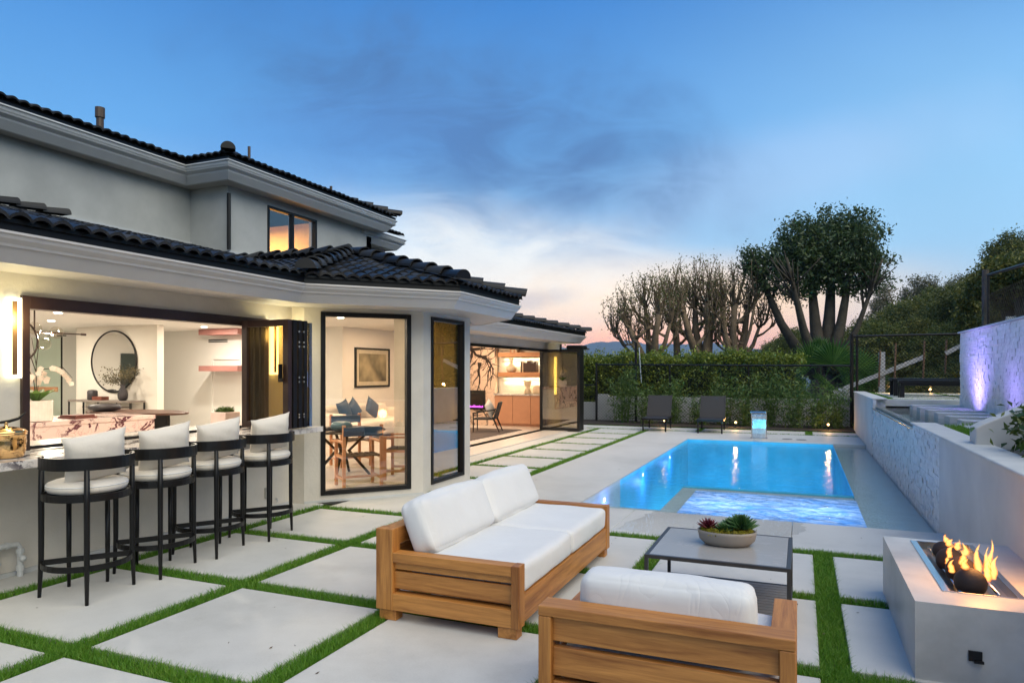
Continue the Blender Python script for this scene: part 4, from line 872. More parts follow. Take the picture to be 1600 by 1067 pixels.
C = np.stack([rng.uniform(-.17, .17, 220), rng.uniform(-.11, .11, 220), rng.uniform(.085, .112, 220)], 1); C = C[(C[:, 0] / .185) ** 2 + (C[:, 1] / .125) ** 2 < 1]
m = MB(); [m.ball((c[0], c[1], .088 + .016 * math.sin(c[0] * 40) * math.sin(c[1] * 50)), .020, 6) for c in C[:110]]; m.build('moss_base', pm('moss_base', (.14, .12, .005), .95, var=.5, scale=60, bump=1, bscale=200), t, smooth=True)['kind'] = 'stuff'
fast('moss', leaves(C, 45, .014, .009, .6, flat=.7), 4, mossm, t)['kind'] = 'stuff'
def rosette(c, R, n, colm, tip, rings=4, lift=.6, w=.32, hgt=.03):
    V = []
    for r_i in range(rings):
        f = 1 - r_i / rings; k = max(4, int(n * (.5 + .5 * f)))
        for i in range(k):
            a = 2 * math.pi * (i + .5 * (r_i % 2)) / k + random.uniform(-.1, .1); L = R * (.35 + .65 * f) * random.uniform(.9, 1.1); up = lift * (1 - f) * 1.6 + .25
            d = Vector((math.cos(a) * math.cos(up), math.sin(a) * math.cos(up), math.sin(up))); s = Vector((-math.sin(a), math.cos(a), 0)) * L * w * .5; u = d.cross(s).normalized() * L * .06
            b = Vector(c) + Vector((0, 0, hgt * r_i / rings)); 
            p = [b, b + d * L * .55 - s - u, b + d * L + Vector((0, 0, L * .10)), b + d * L * .55 + s - u]; mid = b + d * L * .6 + u * 1.2
            for q in range(4): V += [p[q], p[(q + 1) % 4], mid]
    return V
suc_g = leafm('succulent_green', (.03, .09, .03), (.07, .17, .05), (.20, .28, .08), .15, .4); suc_r = leafm('succulent_red', (.05, .008, .012), (.16, .015, .03), (.28, .06, .07), .15, .4)
random.seed(3)
fast('succulent', rosette((-.125, .01, .11), .10, 12, 0, 0), 3, suc_r, t)
fast('succulent', rosette((-.03, -.03, .10), .09, 10, 0, 0, w=.5), 3, suc_g, t); fast('succulent', rosette((.02, .03, .13), .08, 10, 0, 0, w=.5), 3, suc_g, t)
fast('succulent', rosette((.10, .005, .115), .135, 26, 0, 0, rings=7, lift=.85, w=.16, hgt=.05), 3, suc_g, t)
# ------------------------------------------------------------ fire pit
t = thing('fire_pit', 'long grey concrete fire pit with a steel burner tray against the right wall', 'fire pit', (.96, 5.15, 0))
m = MB(); m.box(.575, .755, 4.35, 5.97, 0, .424); m.box(1.13, 1.365, 4.35, 5.97, 0, .424); m.box(.755, 1.13, 4.35, 4.60, 0, .424); m.box(.755, 1.13, 5.88, 5.97, 0, .424); m.box(.755, 1.13, 4.60, 5.88, 0, .30)
bm_ = m.build('surround', conc_fp, t)
m = MB(); m.box(.745, .785, 4.60, 5.88, .36, .430); m.box(1.105, 1.14, 4.60, 5.88, .36, .430); m.box(.785, 1.105, 4.595, 4.607, .36, .430); m.box(.785, 1.105, 5.872, 5.885, .36, .430); m.build('burner_trim', steel, t, bevel=.001)
m = MB(); m.box(.785, 1.105, 4.607, 5.872, .33, .372); m.build('burner_tray', pm('tray_steel', (.30, .30, .27), .35, .8, var=.25, scale=7), t)
m = MB(); m.tube([(.85, 4.64, .405), (.85, 5.78, .405)], .011, 10); m.build('burner_pipe', steel, t, smooth=True)
m = MB(); m.tube([(1.03, 4.66, .418), (1.03, 5.72, .418)], .009, 10); m.build('burner_pipe', steel, t, smooth=True)
ceram = pm('black_ceramic_ball', (.022, .013, .011), .75, var=.3, scale=10, bump=.2, bscale=60)
for i, (x, y, r_, lab) in enumerate(((.905, 5.54, .070, 'farthest from the camera'), (.89, 5.25, .080, 'second from the far end'), (.905, 4.98, .086, 'in the middle of the flames'), (.905, 4.73, .084, 'nearest the camera'))):
    b = MB(); b.ball((0, 0, 0), r_, 18); b = b.build('fire_ball', ceram, None, smooth=True); b.location = (x, y, .372 + r_); tag(b, 'black ceramic ball in the fire pit tray, ' + lab, 'fire ball', 'black balls in the burner tray')
def flame_mat():
    m = bpy.data.materials.new('open_flame'); m.use_nodes = True; N = NT(m.node_tree); N.n.clear()
    tcn = N.new('ShaderNodeTexCoord'); lw = N.new('ShaderNodeLayerWeight'); lw.inputs[0].default_value = .35
    n = N.noise(tcn.outputs['Object'], 24, 3, .6, 1.2)
    c = N.ramp(N.math('ADD', lw.outputs['Facing'], N.math('MULTIPLY', N.math('SUBTRACT', n, .5), 1.1)), [(.1, (1, .56, .15)), (.4, (1, .24, .03)), (.8, (.6, .08, .01))])
    e = N.new('ShaderNodeEmission'); N.l.new(c, e.inputs[0]); e.inputs[1].default_value = 1.9
    tr = N.new('ShaderNodeBsdfTransparent'); mx = N.new('ShaderNodeMixShader')
    N.put(mx.inputs[0], N.math('MULTIPLY', N.smooth(N.math('SUBTRACT', n, N.math('MULTIPLY', lw.outputs['Facing'], .55)), .08, .62), .66)); N.l.new(tr.outputs[0], mx.inputs[1]); N.l.new(e.outputs[0], mx.inputs[2])
    o = N.new('ShaderNodeOutputMaterial'); N.l.new(mx.outputs[0], o.inputs[0]); return m
fm = flame_mat(); m = MB(); random.seed(12)
for (x, y, z, h) in ((.87, 5.13, .50, .08), (.93, 5.22, .53, .07), (.89, 4.86, .52, .09), (.84, 4.90, .46, .08), (.96, 4.80, .50, .17), (1.0, 4.78, .46, .20), (.98, 4.70, .50, .12), (.88, 4.72, .53, .07), (1.02, 4.90, .46, .22), (.93, 5.02, .54, .08), (.84, 5.0, .47, .07), (.92, 5.54, .50, .06), (.90, 5.32, .53, .05), (1.04, 4.84, .46, .14)):
    m = MB()
    pts = []; rr = []; ph = random.uniform(0, 6); lean = random.uniform(-.1, .25)
    for k in range(9):
        s = k / 8; pts.append((x + .013 * math.sin(ph + s * 5) * s + lean * h * s * .5, y + .013 * math.cos(ph + s * 6) * s, z + h * s)); rr.append(max(.0012, (.027 * (math.sin(math.pi * (s * .72 + .24)) ** 1.3) * (1 - s * .55)) * random.uniform(.75, 1.15)))
    m.tube(pts, rr, 9); m.build('flame', fm, t, smooth=True)
l = bpy.data.lights.new('fire_lamp', 'POINT'); l.energy = 13; l.color = (1, .42, .10); l.shadow_soft_size = .1; lo = bpy.data.objects.new('fire_lamp', l); COL.objects.link(lo); lo.location = (.98, 4.8, .70)
t2 = thing('gas_key_plate', 'small black square gas valve plate on the near face of the fire pit', 'valve plate', (.86, 4.345, .16))
m = MB(); m.box(.822, .885, 4.338, 4.349, .140, .195); m.build('plate', blackm, t2, bevel=.002); m = MB(); m.box(.845, .89, 4.325, 4.338, .135, .148); m.build('lip', blackm, t2)

# ------------------------------------------------------------ rooms behind the glass
def down(x, y, z=2.838, e=26, col=(1, .84, .62), part_of=None):
    m = MB(); m.lathe([(.001, -.004), (.055, -.004), (.07, -.008), (.075, 0)], (x, y, z), 18); o = m.build('downlight', down_m, house)
    l = bpy.data.lights.new('room_lamp', 'AREA'); l.shape = 'DISK'; l.size = .16; l.energy = e; l.color = col; lo = bpy.data.objects.new('room_lamp', l); COL.objects.link(lo); lo.location = (x, y, z - .012)
for x, y in ((-15.9, 10.6), (-13.6, 9.2), (-17.4, 10.6), (-9.2, 4.4), (-12.2, 6.2), (-9.0, 8.4), (-12.6, 12.4), (-14.4, 13.6), (-8.6, 2.4), (-7.4, 6.0)): down(x, y, e=54, col=(1, .89, .72))
for x, y in ((-9.2, 12.4), (-9.4, 15.6), (-7.9, 14.2), (-8.6, 18.2)): down(x, y, e=48, col=(1, .70, .44))
down(-6.6, 8.9, e=30, col=(1, .80, .52))
lb = bpy.data.lights.new('room_lamp', 'AREA'); lb.size = .3; lb.energy = 85; lb.color = (1, .62, .20); lo = bpy.data.objects.new('room_lamp', lb); COL.objects.link(lo); lo.location = (-11.2, 11.6, 4.9)
isl = thing('kitchen_island', 'pale marble kitchen island with dark red veins seen through the servery opening', 'kitchen island', (-10.4, 6.5, .02))
m = MB(); m.box(-11.1, -9.85, 4.0, 8.3, .90, .96); m.box(-9.93, -9.86, 4.02, 8.28, .02, .899); m.build('marble_top', marb_r, isl, bevel=.003); m = MB(); m.box(-11.05, -9.95, 4.1, 8.2, .02, .899); m.build('cabinet', int_white, isl)
t = thing('orchid_planter', 'white round pot of white orchids on the kitchen island', 'potted orchid', (-10.15, 6.55, .96))
ox, oy, oz = -10.15, 6.55, .96
m = MB(); m.lathe([(.18, 0), (.20, .01), (.205, .30), (.19, .30), (.19, .27), (.001, .27)], (ox, oy, oz), 32); m.build('pot', pm('pot_white', (.75, .66, .60), .5), t, smooth=False)
V = []
for k in range(11):
    a = k * .57; L = .34; c = Vector((ox, oy, oz + .27)); d = Vector((math.cos(a), math.sin(a), .9)).normalized(); s = Vector((-math.sin(a), math.cos(a), 0)) * .06
    q1 = c + d * L * .6; q2 = c + d * L * .85 + Vector((math.cos(a), math.sin(a), -.1)) * .08; V += [c - s * .4, c + s * .4, q1 + s, q1 - s, q1 - s, q1 + s, q2 + s * .3, q2 - s * .3]
fast('leaf', V, 4, leaf_palm, t)
m = MB()
stems = [[(ox, oy, oz + .27), (ox - .02, oy + .05, oz + .6), (ox, oy + .1, oz + .75), (ox + .05, oy + .35, oz + .78), (ox + .05, oy + .5, oz + .62)], [(ox, oy, oz + .27), (ox + .02, oy - .05, oz + .6), (ox, oy - .12, oz + .78), (ox, oy - .2, oz + .70)], [(ox, oy, oz + .27), (ox, oy, oz + .8), (ox - .02, oy - .05, oz + 1.2)], [(ox, oy, oz + .7), (ox, oy - .1, oz + 1.0), (ox, oy - .2, oz + 1.25)], [(ox, oy, oz + .8), (ox, oy + .03, oz + 1.05), (ox, oy + .04, oz + 1.3)]]
for s_ in stems: m.tube(s_, [.008] + [.006] * (len(s_) - 2) + [.003], 6)
m.build('stem', bark_d, t)
V = []; petal = pm('orchid_petal', (.80, .68, .58), .6)
fl = [(ox + random.uniform(-.1, .1), oy + random.uniform(-.2, .16), oz + random.uniform(.52, .76)) for _ in range(22)] + [(ox + .05, oy + .2 + .035 * k, oz + .76 - .0035 * k * k) for k in range(9)]
for c in fl:
    V = []
    c = Vector(c); fd = Vector((random.uniform(.5, 1), random.uniform(-.9, -.2), random.uniform(-.2, .3))).normalized(); x = fd.cross(Vector((0, 0, 1))).normalized(); y = x.cross(fd)
    for k in range(5):
        a = 2 * math.pi * k / 5 + .3; d = x * math.cos(a) + y * math.sin(a); s = x * -math.sin(a) + y * math.cos(a); R_ = .045
        V += [c, c + d * R_ * .6 - s * R_ * .45 + fd * .008, c + d * R_, c + d * R_ * .6 + s * R_ * .45 + fd * .008]
    fast('flower', V, 4, petal, t)
m = MB(); m.box(-10.5, -10.1, 7.1, 7.45, .96, .985); m.box(-10.48, -10.12, 7.12, 7.42, .985, 1.01); tag(m.build('book_stack', pm('dark_red_book', (.12, .03, .02), .6)), 'dark red books stacked on the kitchen island beside the orchid', 'book')
# chandelier
t = thing('chandelier', 'dark metal ring chandelier with clear glass globes hanging in the kitchen', 'chandelier', (-11.2, 7.3, 2.84))
m = MB(); m.tube([(-11.2, 7.2, 2.84), (-11.2, 7.2, 2.35)], .012, 8); m.tube([(-11.2, 7.2, 2.30), (-11.2, 8.05, 2.30)], .012, 8); m.tube([(-11.2 + .0, 6.9 + .35 * math.cos(k * math.pi / 12), 2.15 + .35 * math.sin(k * math.pi / 12)) for k in range(24)], .016, 8, closed=True); m.tube([(-11.2, 7.97, 2.30), (-11.2, 8.05, 2.30)], .02, 8); m.build('frame', bronze, t)
for y, z in ((7.55, 2.31), (7.35, 2.12), (7.2, 2.36)):
    m = MB(); m.ball((-11.2, y, z), .10, 14); g = m.build('glass_globe', window_glass, t, smooth=True); m = MB(); m.ball((-11.2, y, z), .03, 8); m.build('bulb', bulb, g, smooth=True)
l = bpy.data.lights.new('room_lamp', 'POINT'); l.energy = 30; l.color = (1, .85, .6); l.shadow_soft_size = .05; lo = bpy.data.objects.new('room_lamp', l); COL.objects.link(lo); lo.location = (-11.2, 7.42, 2.25)
# green glass stair screen
gm_ = glassm('green_glass', (.80, .93, .85), 1.5); t = thing('glass_screen', 'pale green glass stair screen with a timber handrail at the far left of the kitchen', 'glass screen', (-19.3, 12.7, 0))
m = MB(); m.add([(-19.95, 12.8, .02), (-18.72, 12.75, .02), (-18.72, 12.75, 2.62), (-19.95, 12.8, 2.62)], [(0, 1, 2, 3)]); m.build('glass', gm_, t)
m = MB(); m.tube([(-18.70, 12.75, .02), (-18.70, 12.75, 2.66)], .022, 8); m.box(-18.82, -18.58, 12.7, 12.8, 2.64, 2.67); m.build('post', blackm, t); m = MB(); m.box(-19.9, -18.74, 12.62, 12.68, 1.12, 1.25); m.build('handrail', MATS['oak_x'], t)
m = MB(); m.box(-19.99, -19.95, 8.3, 9.4, .02, 2.25); m.build('doorway_panel', pm('doorway_shade', (.05, .07, .065), .5), house)  # solid panel with the doorway's shade as its colour, for the mirror to reflect
# mirror, console and its ornaments
mir = pm('mirror_silver', (.86, .85, .82), .03, 1, var=.01)
t = thing('wall_mirror', 'large round black-framed mirror above the console table', 'mirror', (-16.3, 12.45, 1.93))
ring = [(-16.3 + .82 * math.cos(a * math.pi / 32), 12.47, 1.93 + .78 * math.sin(a * math.pi / 32)) for a in range(64)]
m = MB(); m.tube(ring, .022, 8, closed=True); m.build('frame', blackm, t, smooth=True); m = MB(); m.add([(x, 12.468, z) for x, _, z in ring], [tuple(range(64))]); m.build('mirror_glass', mir, t)
t = thing('console_table', 'slim console table with dark metal legs against the mirror wall', 'console table', (-16.3, 12.25, 0))
m = MB(); m.box(-17.4, -15.15, 12.02, 12.46, .90, .95); m.box(-16.9, -15.6, 12.05, 12.40, .76, .79); m.build('table_top', pm('console_grey', (.20, .17, .15), .4), t)
for x in (-17.4, -16.85, -15.65, -15.18): m = MB(); m.box(x, x + .03, 12.03, 12.06, .02, .90); m.box(x, x + .03, 12.42, 12.45, .02, .90); m.build('leg', blackm, t)
def vase(nm, label, cat, prof, loc, mat, group=None):
    o = MB().lathe(prof, seg=24).build(nm, mat, smooth=True); o.location = loc; tag(o, label, cat, group); return o
dkc = pm('dark_ceramic', (.035, .03, .035), .5)
t = thing('vase_of_branches', 'dark vase of dried berry branches on the console in front of the mirror', 'vase', (-15.62, 12.2, .95), keep_world=True)
m = MB(); m.lathe([(.07, 0), (.11, .05), (.12, .14), (.09, .26), (.05, .34), (.055, .40), (.04, .40), (.03, .3), (.001, .29)], (-15.62, 12.2, .95), 24); m.build('vase', dkc, t, smooth=True)
m = MB(); tips = []
for k in range(16):
    a = random.uniform(0, 6.28); L = random.uniform(.35, .6); up = random.uniform(.25, .9); p0 = Vector((-15.62, 12.2, 1.30)); d = Vector((math.cos(a) * (1 - up * .6), .4 * math.sin(a), up)).normalized()
    p1 = p0 + d * L * .6; p2 = p0 + d * L + Vector((math.cos(a) * .12, 0, -.05)); m.tube([p0, p1, p2], [.006, .004, .002], 5); tips += [p1, p2, p0 + d * L * .8]
m.build('branch', bark_d, t); fast('berries', leaves([tuple(p) for p in tips], 22, .05, .04, .8), 4, leafm('dried_berries', (.06, .055, .03), (.14, .12, .06), (.22, .17, .08), .1), t)['kind'] = 'stuff'
vase('jar', 'dark squat jar on the left of the console', 'jar', [(.10, 0), (.12, .02), (.12, .22), (.09, .25), (.001, .26)], (-16.72, 12.2, .95), dkc)
m = MB(); m.box(-16.6, -16.25, 12.1, 12.3, .95, 1.04); tag(m.build('book_stack', pm('book_brown', (.18, .05, .03), .6)), 'small red-brown books on the console beside the jar', 'book')
# dining table, stools, bowl
t = thing('dining_table', 'long oval dark wood dining table in the far kitchen', 'dining table', (-13.4, 10.8, 0))
m = MB(); m.lathe([(1.0, 0), (1.02, .02), (1.02, .04), (1.0, .05), (.001, .05)], (-13.4, 10.8, .76), 48, 1.35, .62); m.build('table_top', MATS['walnut_x'], t)
for x in (-14.1, -12.7): m = MB(); m.box(x - .25, x + .25, 10.76, 10.84, .02, .76); m.build('leg', blackm, t)
mb_ = vase('moss_bowl', 'low dark bowl of moss on the dining table', 'bowl', [(.15, 0), (.30, .04), (.33, .10), (.28, .15), (.001, .17)], (-14.0, 10.5, .81), dkc)
seatm = pm('chair_upholstery', (.55, .50, .45), .8)
for k, (x, y, lab) in enumerate(((-13.6, 9.7, 'left of three along the dining table'), (-12.5, 9.9, 'middle of three along the dining table'), (-11.7, 10.5, 'right of three, at the end of the dining table'))):
    t = thing('dining_stool', 'low dark dining stool, ' + lab, 'stool', (x, y, .02), 0, 'low stools round the dining table')
    m = MB(); m.box(x - .24, x + .24, y - .22, y + .22, .44, .54); m.build('seat', seatm if k == 0 else dkc, t, bevel=.02)
    for dx in (-.2, .16):
        for dy in (-.18, .14): m = MB(); m.box(x + dx, x + dx + .04, y + dy, y + dy + .04, .02, .44); m.build('leg', blackm, t)
t = thing('small_planter', 'pale square planter of dark moss at the right end of the bar opening', 'planter', (-7.6, 7.25, .02))
m = MB(); m.box(-7.74, -7.46, 7.42, 7.70, .90, 1.10); m.build('pot', pm('planter_pink', (.55, .42, .38), .6), t, bevel=.01)
m = MB(); m.box(-7.76, -7.44, 7.40, 7.72, .02, .895); m.build('pedestal', int_white, t)
C = np.stack([rng.uniform(-7.70, -7.50, 60), rng.uniform(7.46, 7.66, 60), rng.uniform(1.10, 1.15, 60)], 1); fast('moss', leaves(C, 40, .015, .018, .7), 4, leaf_shrub, t)['kind'] = 'stuff'
t = thing('floating_stair', 'two floating timber stair treads on the far white wall', 'staircase', (-13.2, 14.6, 1.7))
for z, x in ((2.68, -15.35), (1.68, -15.35)): m = MB(); m.box(x, x + 1.4, 14.3, 14.88, z, z + .15); m.build('tread', pm('rose_timber', (.34, .15, .13), .5) if 'rose_timber' not in MATS else MATS['rose_timber'], t)
m = MB(); [m.box(-15.6, -14.9, 14.885, 14.897, z, z + .03) for z in (2.50, 2.55)]; m.build('air_vent', blackm, house)
m = MB(); m.box(-15.50, -15.43, 14.86, 14.899, .02, 2.08); m.box(-14.4, -14.33, 14.86, 14.899, .02, 2.08); m.box(-15.43, -14.4, 14.86, 14.899, 2.01, 2.08); m.build('door_casing', int_white, house)
# director's chairs and table in the bay
bl = pm('blue_leather', (.012, .055, .12), .5, bump=.2, bscale=40); strapm = pm('dark_webbing', (.035, .02, .01), .7)
def dchair(parent_label, loc, rz):
    t = thing('director_chair', parent_label, 'chair', loc, rz, "timber director's chairs in the bay", keep_world=False); hw, hd = .27, .23
    for x in (-hd, hd):
        for y in (-hw, hw):
            m = MB(); m.box(x - .022, x + .022, y - .022, y + .022, 0, .90 if x > 0 else .64); m.build('leg', MATS['oak_z'], t, bevel=.003)
    for y in (-hw, hw):
        m = MB(); m.box(-hd - .03, hd - .022, y - .03, y + .03, .64, .665); m.build('armrest', MATS['oak_x'], t, bevel=.004); m = MB(); m.box(-hd + .022, hd - .022, y - .015, y + .015, .12, .155); m.box(-hd + .022, hd - .022, y - .015, y + .015, .42, .46); m.build('side_rail', MATS['oak_x'], t)
    m = MB(); m.box(-.015, .015, -hw + .015, hw - .015, .12, .15); m.build('stretcher', MATS['oak_x'], t)
    m = MB()
    for k in range(7): q = -hw + .05 + k * .078; m.box(-hd, hd, q - .026, q + .026, .455, .463)
    for k in range(6): q = -hd + .03 + k * .08; m.box(q - .026, q + .026, -hw, hw, .4495, .4545)
    m.build('woven_seat', strapm, t); m = MB(); m.box(hd - .03, hd + .03, -hw - .01, hw + .01, .74, .87); m.build('backrest', bl, t, bevel=.01); return t
dchair("timber director's chair with blue leather back, nearest the bay glass", (-5.93, 8.42, .02), rad(-40)); dchair("timber director's chair on the far side of the bay table", (-7.35, 10.2, .02), rad(150)); dchair("timber director's chair at the right side of the bay window", (-5.75, 9.35, .02), rad(20))
t = thing('bay_table', 'dark round table with splayed black legs in the glazed bay', 'table', (-6.75, 9.15, .02))
m = MB(); m.lathe([(.66, 0), (.68, .012), (.66, .03), (.001, .03)], (-6.75, 9.15, .73), 40); m.build('table_top', blackm, t)
for a in (.4, 1.97, 3.54, 5.11): m = MB(); m.tube([(-6.75 + .45 * math.cos(a), 9.15 + .45 * math.sin(a), .02), (-6.75 + .1 * math.cos(a), 9.15 + .1 * math.sin(a), .42), (-6.75 + .42 * math.cos(a), 9.15 + .42 * math.sin(a), .73)], [.022, .03, .022], 8); m.build('leg', blackm, t, smooth=True)
vase('teal_bowl', 'round teal bowl on the dark bay table', 'bowl', [(.08, 0), (.15, .03), (.17, .08), (.14, .13), (.10, .145), (.001, .14)], (-6.55, 8.85, .76), pm('teal_glaze', (.03, .10, .13), .35))
m = MB(); m.box(-7.15, -6.8, 8.7, 9.0, .76, .80); tag(m.build('book', dkc), 'dark book lying on the bay table', 'book')
# living room: art, sofa, fireplace, shelves, armchair, rug
t = thing('framed_art', 'black-framed picture with pale mat on the living room wall', 'picture', (-10.98, 16.2, 1.78))
m = MB(); m.box(-11.0, -10.95, 15.42, 15.47, 1.24, 2.32); m.box(-11.0, -10.95, 17.03, 17.08, 1.24, 2.32); m.box(-11.0, -10.95, 15.47, 17.03, 1.24, 1.29); m.box(-11.0, -10.95, 15.47, 17.03, 2.27, 2.32); m.build('frame', blackm, t)
m = MB(); m.box(-10.995, -10.975, 15.47, 17.03, 1.29, 2.27); m.build('mat_board', pm('mat_board', (.55, .50, .38), .7), t); m = MB(); m.box(-10.974, -10.965, 15.60, 16.90, 1.40, 2.16); m.build('print', pm('art_print', (.05, .045, .03), .35, col2=(.42, .36, .22), scale=1.6, detail=2), t)
t = thing('living_sofa', 'low cream sofa with blue pillows in the living room', 'sofa', (-10.4, 14.9, .02))
soft('seat', int_wall, -10.9, -9.75, 13.4, 16.4, .05, .45, t, .06); soft('backrest', int_wall, -10.95, -10.62, 13.4, 16.4, .40, .82, t, .08); soft('armrest', int_wall, -10.9, -9.75, 13.15, 13.42, .05, .68, t, .06); soft('armrest', int_wall, -10.9, -9.75, 16.38, 16.65, .05, .68, t, .06)
for k, (y, lab) in enumerate(((14.1, 'left of three'), (14.5, 'middle of three'), (15.3, 'right of three'))):
    o = xform(cushion(.48, .48, .16, 12), Matrix.Rotation(rad(75), 4, 'Y') @ Matrix.Rotation(rad(20 * (k - 1) + 35), 4, 'Z')).build('pillow', bl, smooth=True); o.location = (-10.35, y, .73); tag(o, 'navy blue scatter pillow on the cream sofa, ' + lab, 'pillow', 'navy pillows on the cream sofa')
t = thing('fireplace', 'wide linear fireplace with violet flames on the marble wall', 'fireplace', (-9.6, 19.3, .5))
m = MB(); fy = 19.36; m.box(-10.6, -9.0, fy, 19.419, .50, .56); m.box(-10.6, -9.0, fy, 19.419, 1.02, 1.09); m.box(-9.06, -9.0, fy, 19.419, .56, 1.02); m.box(-10.6, -10.54, fy, 19.419, .56, 1.02); m.build('frame', blackm, t)
m = MB(); m.box(-10.54, -9.06, 19.39, 19.415, .56, 1.02); m.build('screen', pm('fire_screen', (.012, .006, .005), .15), t); m = MB()
for k in range(40): x = -10.5 + k * .036; m.add([(x, 19.385, .565), (x + .036, 19.385, .565), (x + .018, 19.385, .60 + random.uniform(0, .05))], [(0, 1, 2)])
m.build('flame', flame_v, t)
t = thing('wall_shelf_unit', 'built-in timber cabinets with lit floating shelves at the end of the living room', 'shelf unit', (-7.8, 19.5, 0))
tan_ = pm('tan_cabinet', (.48, .235, .13), .5, var=.05)
for k in range(3): x0 = -8.64 + k * .59; m = MB(); m.box(x0 + .004, x0 + .586, 19.30, 19.76, .10, .95); m.build('cabinet_door', tan_, t, bevel=.004)
m = MB(); m.box(-8.64, -6.9, 19.38, 19.77, .02, .098); m.build('plinth', tan_, t); m = MB(); m.box(-8.66, -6.9, 19.27, 19.775, .952, 1.0); m.build('counter', marb, t)
for z in (1.52, 2.12): m = MB(); m.box(-8.58, -6.9, 19.42, 19.775, z, z + .13); s_ = m.build('shelf', MATS['oak_x'], t, bevel=.003); m = MB(); m.box(-8.55, -6.95, 19.72, 19.74, z - .012, z - .002); m.build('light_strip', led_soft, s_)
for z in (1.50, 2.10, 1.38, 1.97):
    l = bpy.data.lights.new('shelf_lamp', 'AREA'); l.shape = 'RECTANGLE'; l.size = 1.5; l.size_y = .03; l.energy = 6; l.color = (1, .86, .55); lo = bpy.data.objects.new('shelf_lamp', l); COL.objects.link(lo); lo.location = (-7.75, 19.70, z); lo.rotation_euler = (rad(-10), 0, 0)
clay = pm('pale_clay', (.62, .50, .36), .7)
vase('clay_vase', 'pale hourglass vase on the lower lit shelf counter', 'vase', [(.10, 0), (.12, .02), (.09, .16), (.07, .20), (.10, .26), (.13, .38), (.12, .40), (.001, .38)], (-7.65, 19.55, 1.0), clay)
vase('clay_bowl', 'wide pale pot with moss on the counter beside the hourglass vase', 'pot', [(.20, 0), (.22, .02), (.22, .19), (.18, .24), (.001, .26)], (-7.25, 19.55, 1.0), clay)
vase('clay_jug', 'rounded pale jug on the middle shelf beside the dark books', 'jug', [(.10, 0), (.17, .06), (.16, .16), (.07, .24), (.05, .34), (.08, .42), (.001, .40)], (-8.2, 19.58, 1.65), clay)
random.seed(9)
bt = [('dark brown book leaning on the middle shelf', .05), ('tan book on the middle shelf', .04), ('wide dark book on the middle shelf', .12), ('thick dark book on the middle shelf, right of the wide one', .12), ('slim dark book at the right of the middle shelf', .08), ('last dark book on the middle shelf', .10)]
x = -7.85
for lab, wd in bt:
    m = MB(); m.box(x, x + wd - .006, 19.46, 19.68, 1.65, 1.65 + random.uniform(.28, .36)); tag(m.build('book', pm('book_cover', (.05, .025, .018), .6) if 'tan' not in lab else clay, bevel=.003), lab, 'book', 'books on the middle shelf'); x += wd
for k in range(4): m = MB(); m.box(-8.2 + k * .06, -8.15 + k * .06, 19.46, 19.68, 2.25, 2.48); tag(m.build('book', clay if k % 2 else tan_, bevel=.003), ('thin upright book on the top shelf, ' + ['leftmost of four', 'second of four', 'third of four', 'rightmost of four'][k]), 'book', 'books on the top shelf')
t = thing('lounge_chair', 'dark timber lounge chair with a pale pillow by the fireplace', 'armchair', (-8.0, 17.3, .02), rad(15), keep_world=False)
for x, y in ((-.3, -.3), (-.3, .3)): m = MB(); m.tube([(x, y, 0), (x, y, .52)], [.014, .02], 8); m.build('leg', blackm, t, smooth=True)
for y in (-.3, .3): m = MB(); m.tube([(.42, y, 0), (.26, y, .36), (.40, y, .80)], [.014, .026, .016], 8); m.build('leg', blackm, t, smooth=True); m = MB(); m.tube([(-.32, y, .52), (-.1, y, .56), (.30, y, .62)], [.018, .02, .018], 8); m.build('armrest', blackm, t, smooth=True)
m = MB(); m.box(-.30, .26, -.28, .28, .34, .39); m.build('seat', sling, t, bevel=.015); m = MB(); m.box(-.02, .02, -.28, .28, 0, .46); xform(m, Matrix.Translation((.27, 0, .38)) @ Matrix.Rotation(rad(16), 4, 'Y')); m.build('backrest', sling, t, bevel=.01)
o = xform(cushion(.45, .45, .15, 12), Matrix.Rotation(rad(72), 4, 'Y') @ Matrix.Rotation(rad(25), 4, 'Z')).build('pillow', cream_fab, smooth=True); o.location = (-7.88, 17.3, .66); tag(o, 'pale square pillow on the dark lounge chair', 'pillow')
m = MB(); m.box(-10.3, -7.35, 14.4, 18.2, .021, .035); ru = m.build('rug', pm('grey_brown_rug', (.10, .075, .065), .95, bump=.8, bscale=60), bevel=.005); tag(ru, 'grey-brown rug under the lounge chair', 'rug')
m = MB(); [m.tube([(-7.35, y, .028), (-7.35 + random.uniform(.05, .09), y + random.uniform(-.03, .03), .026)], .008, 4) for y in np.arange(14.42, 18.2, .045)]; f_ = m.build('fringe', MATS['grey_brown_rug'], ru)
f_['kind'] = 'stuff'

# ------------------------------------------------------------ right-hand wall, upper terrace
def stones(m, x, y0, y1, z0, z1, face=-1, rowh=.05, seed=1, ztop=None):
    r = random.Random(seed); z = z0
    while z < z1 - .01:
        h = min(rowh * r.uniform(.7, 1.3), z1 - z); y = y0 - r.uniform(0, .1)
        while y < y1:
            L = r.uniform(.07, .26); a, b = max(y, y0), min(y + L, y1)
            if b - a > .012: d = r.uniform(.003, .020); xs_ = sorted((x + .05, x - d)); m.box(xs_[0], xs_[1], a + .0015, b - .0015, z + .001, z + h - .001)
            y += L
        z += h
t = thing('retaining_wall', 'long retaining wall along the pool, stacked grey stone between smooth white ends', 'wall', (1.5, 12, 0))
m = MB(); m.box(1.365, 1.62, -2.0, 8.62, -.3, .972); m.build('rendered_wall', wallw, t)
m = MB(); m.box(1.365, 1.62, 16.30, 21.6, -.3, 1.09); m.build('rendered_wall', wallw, t)
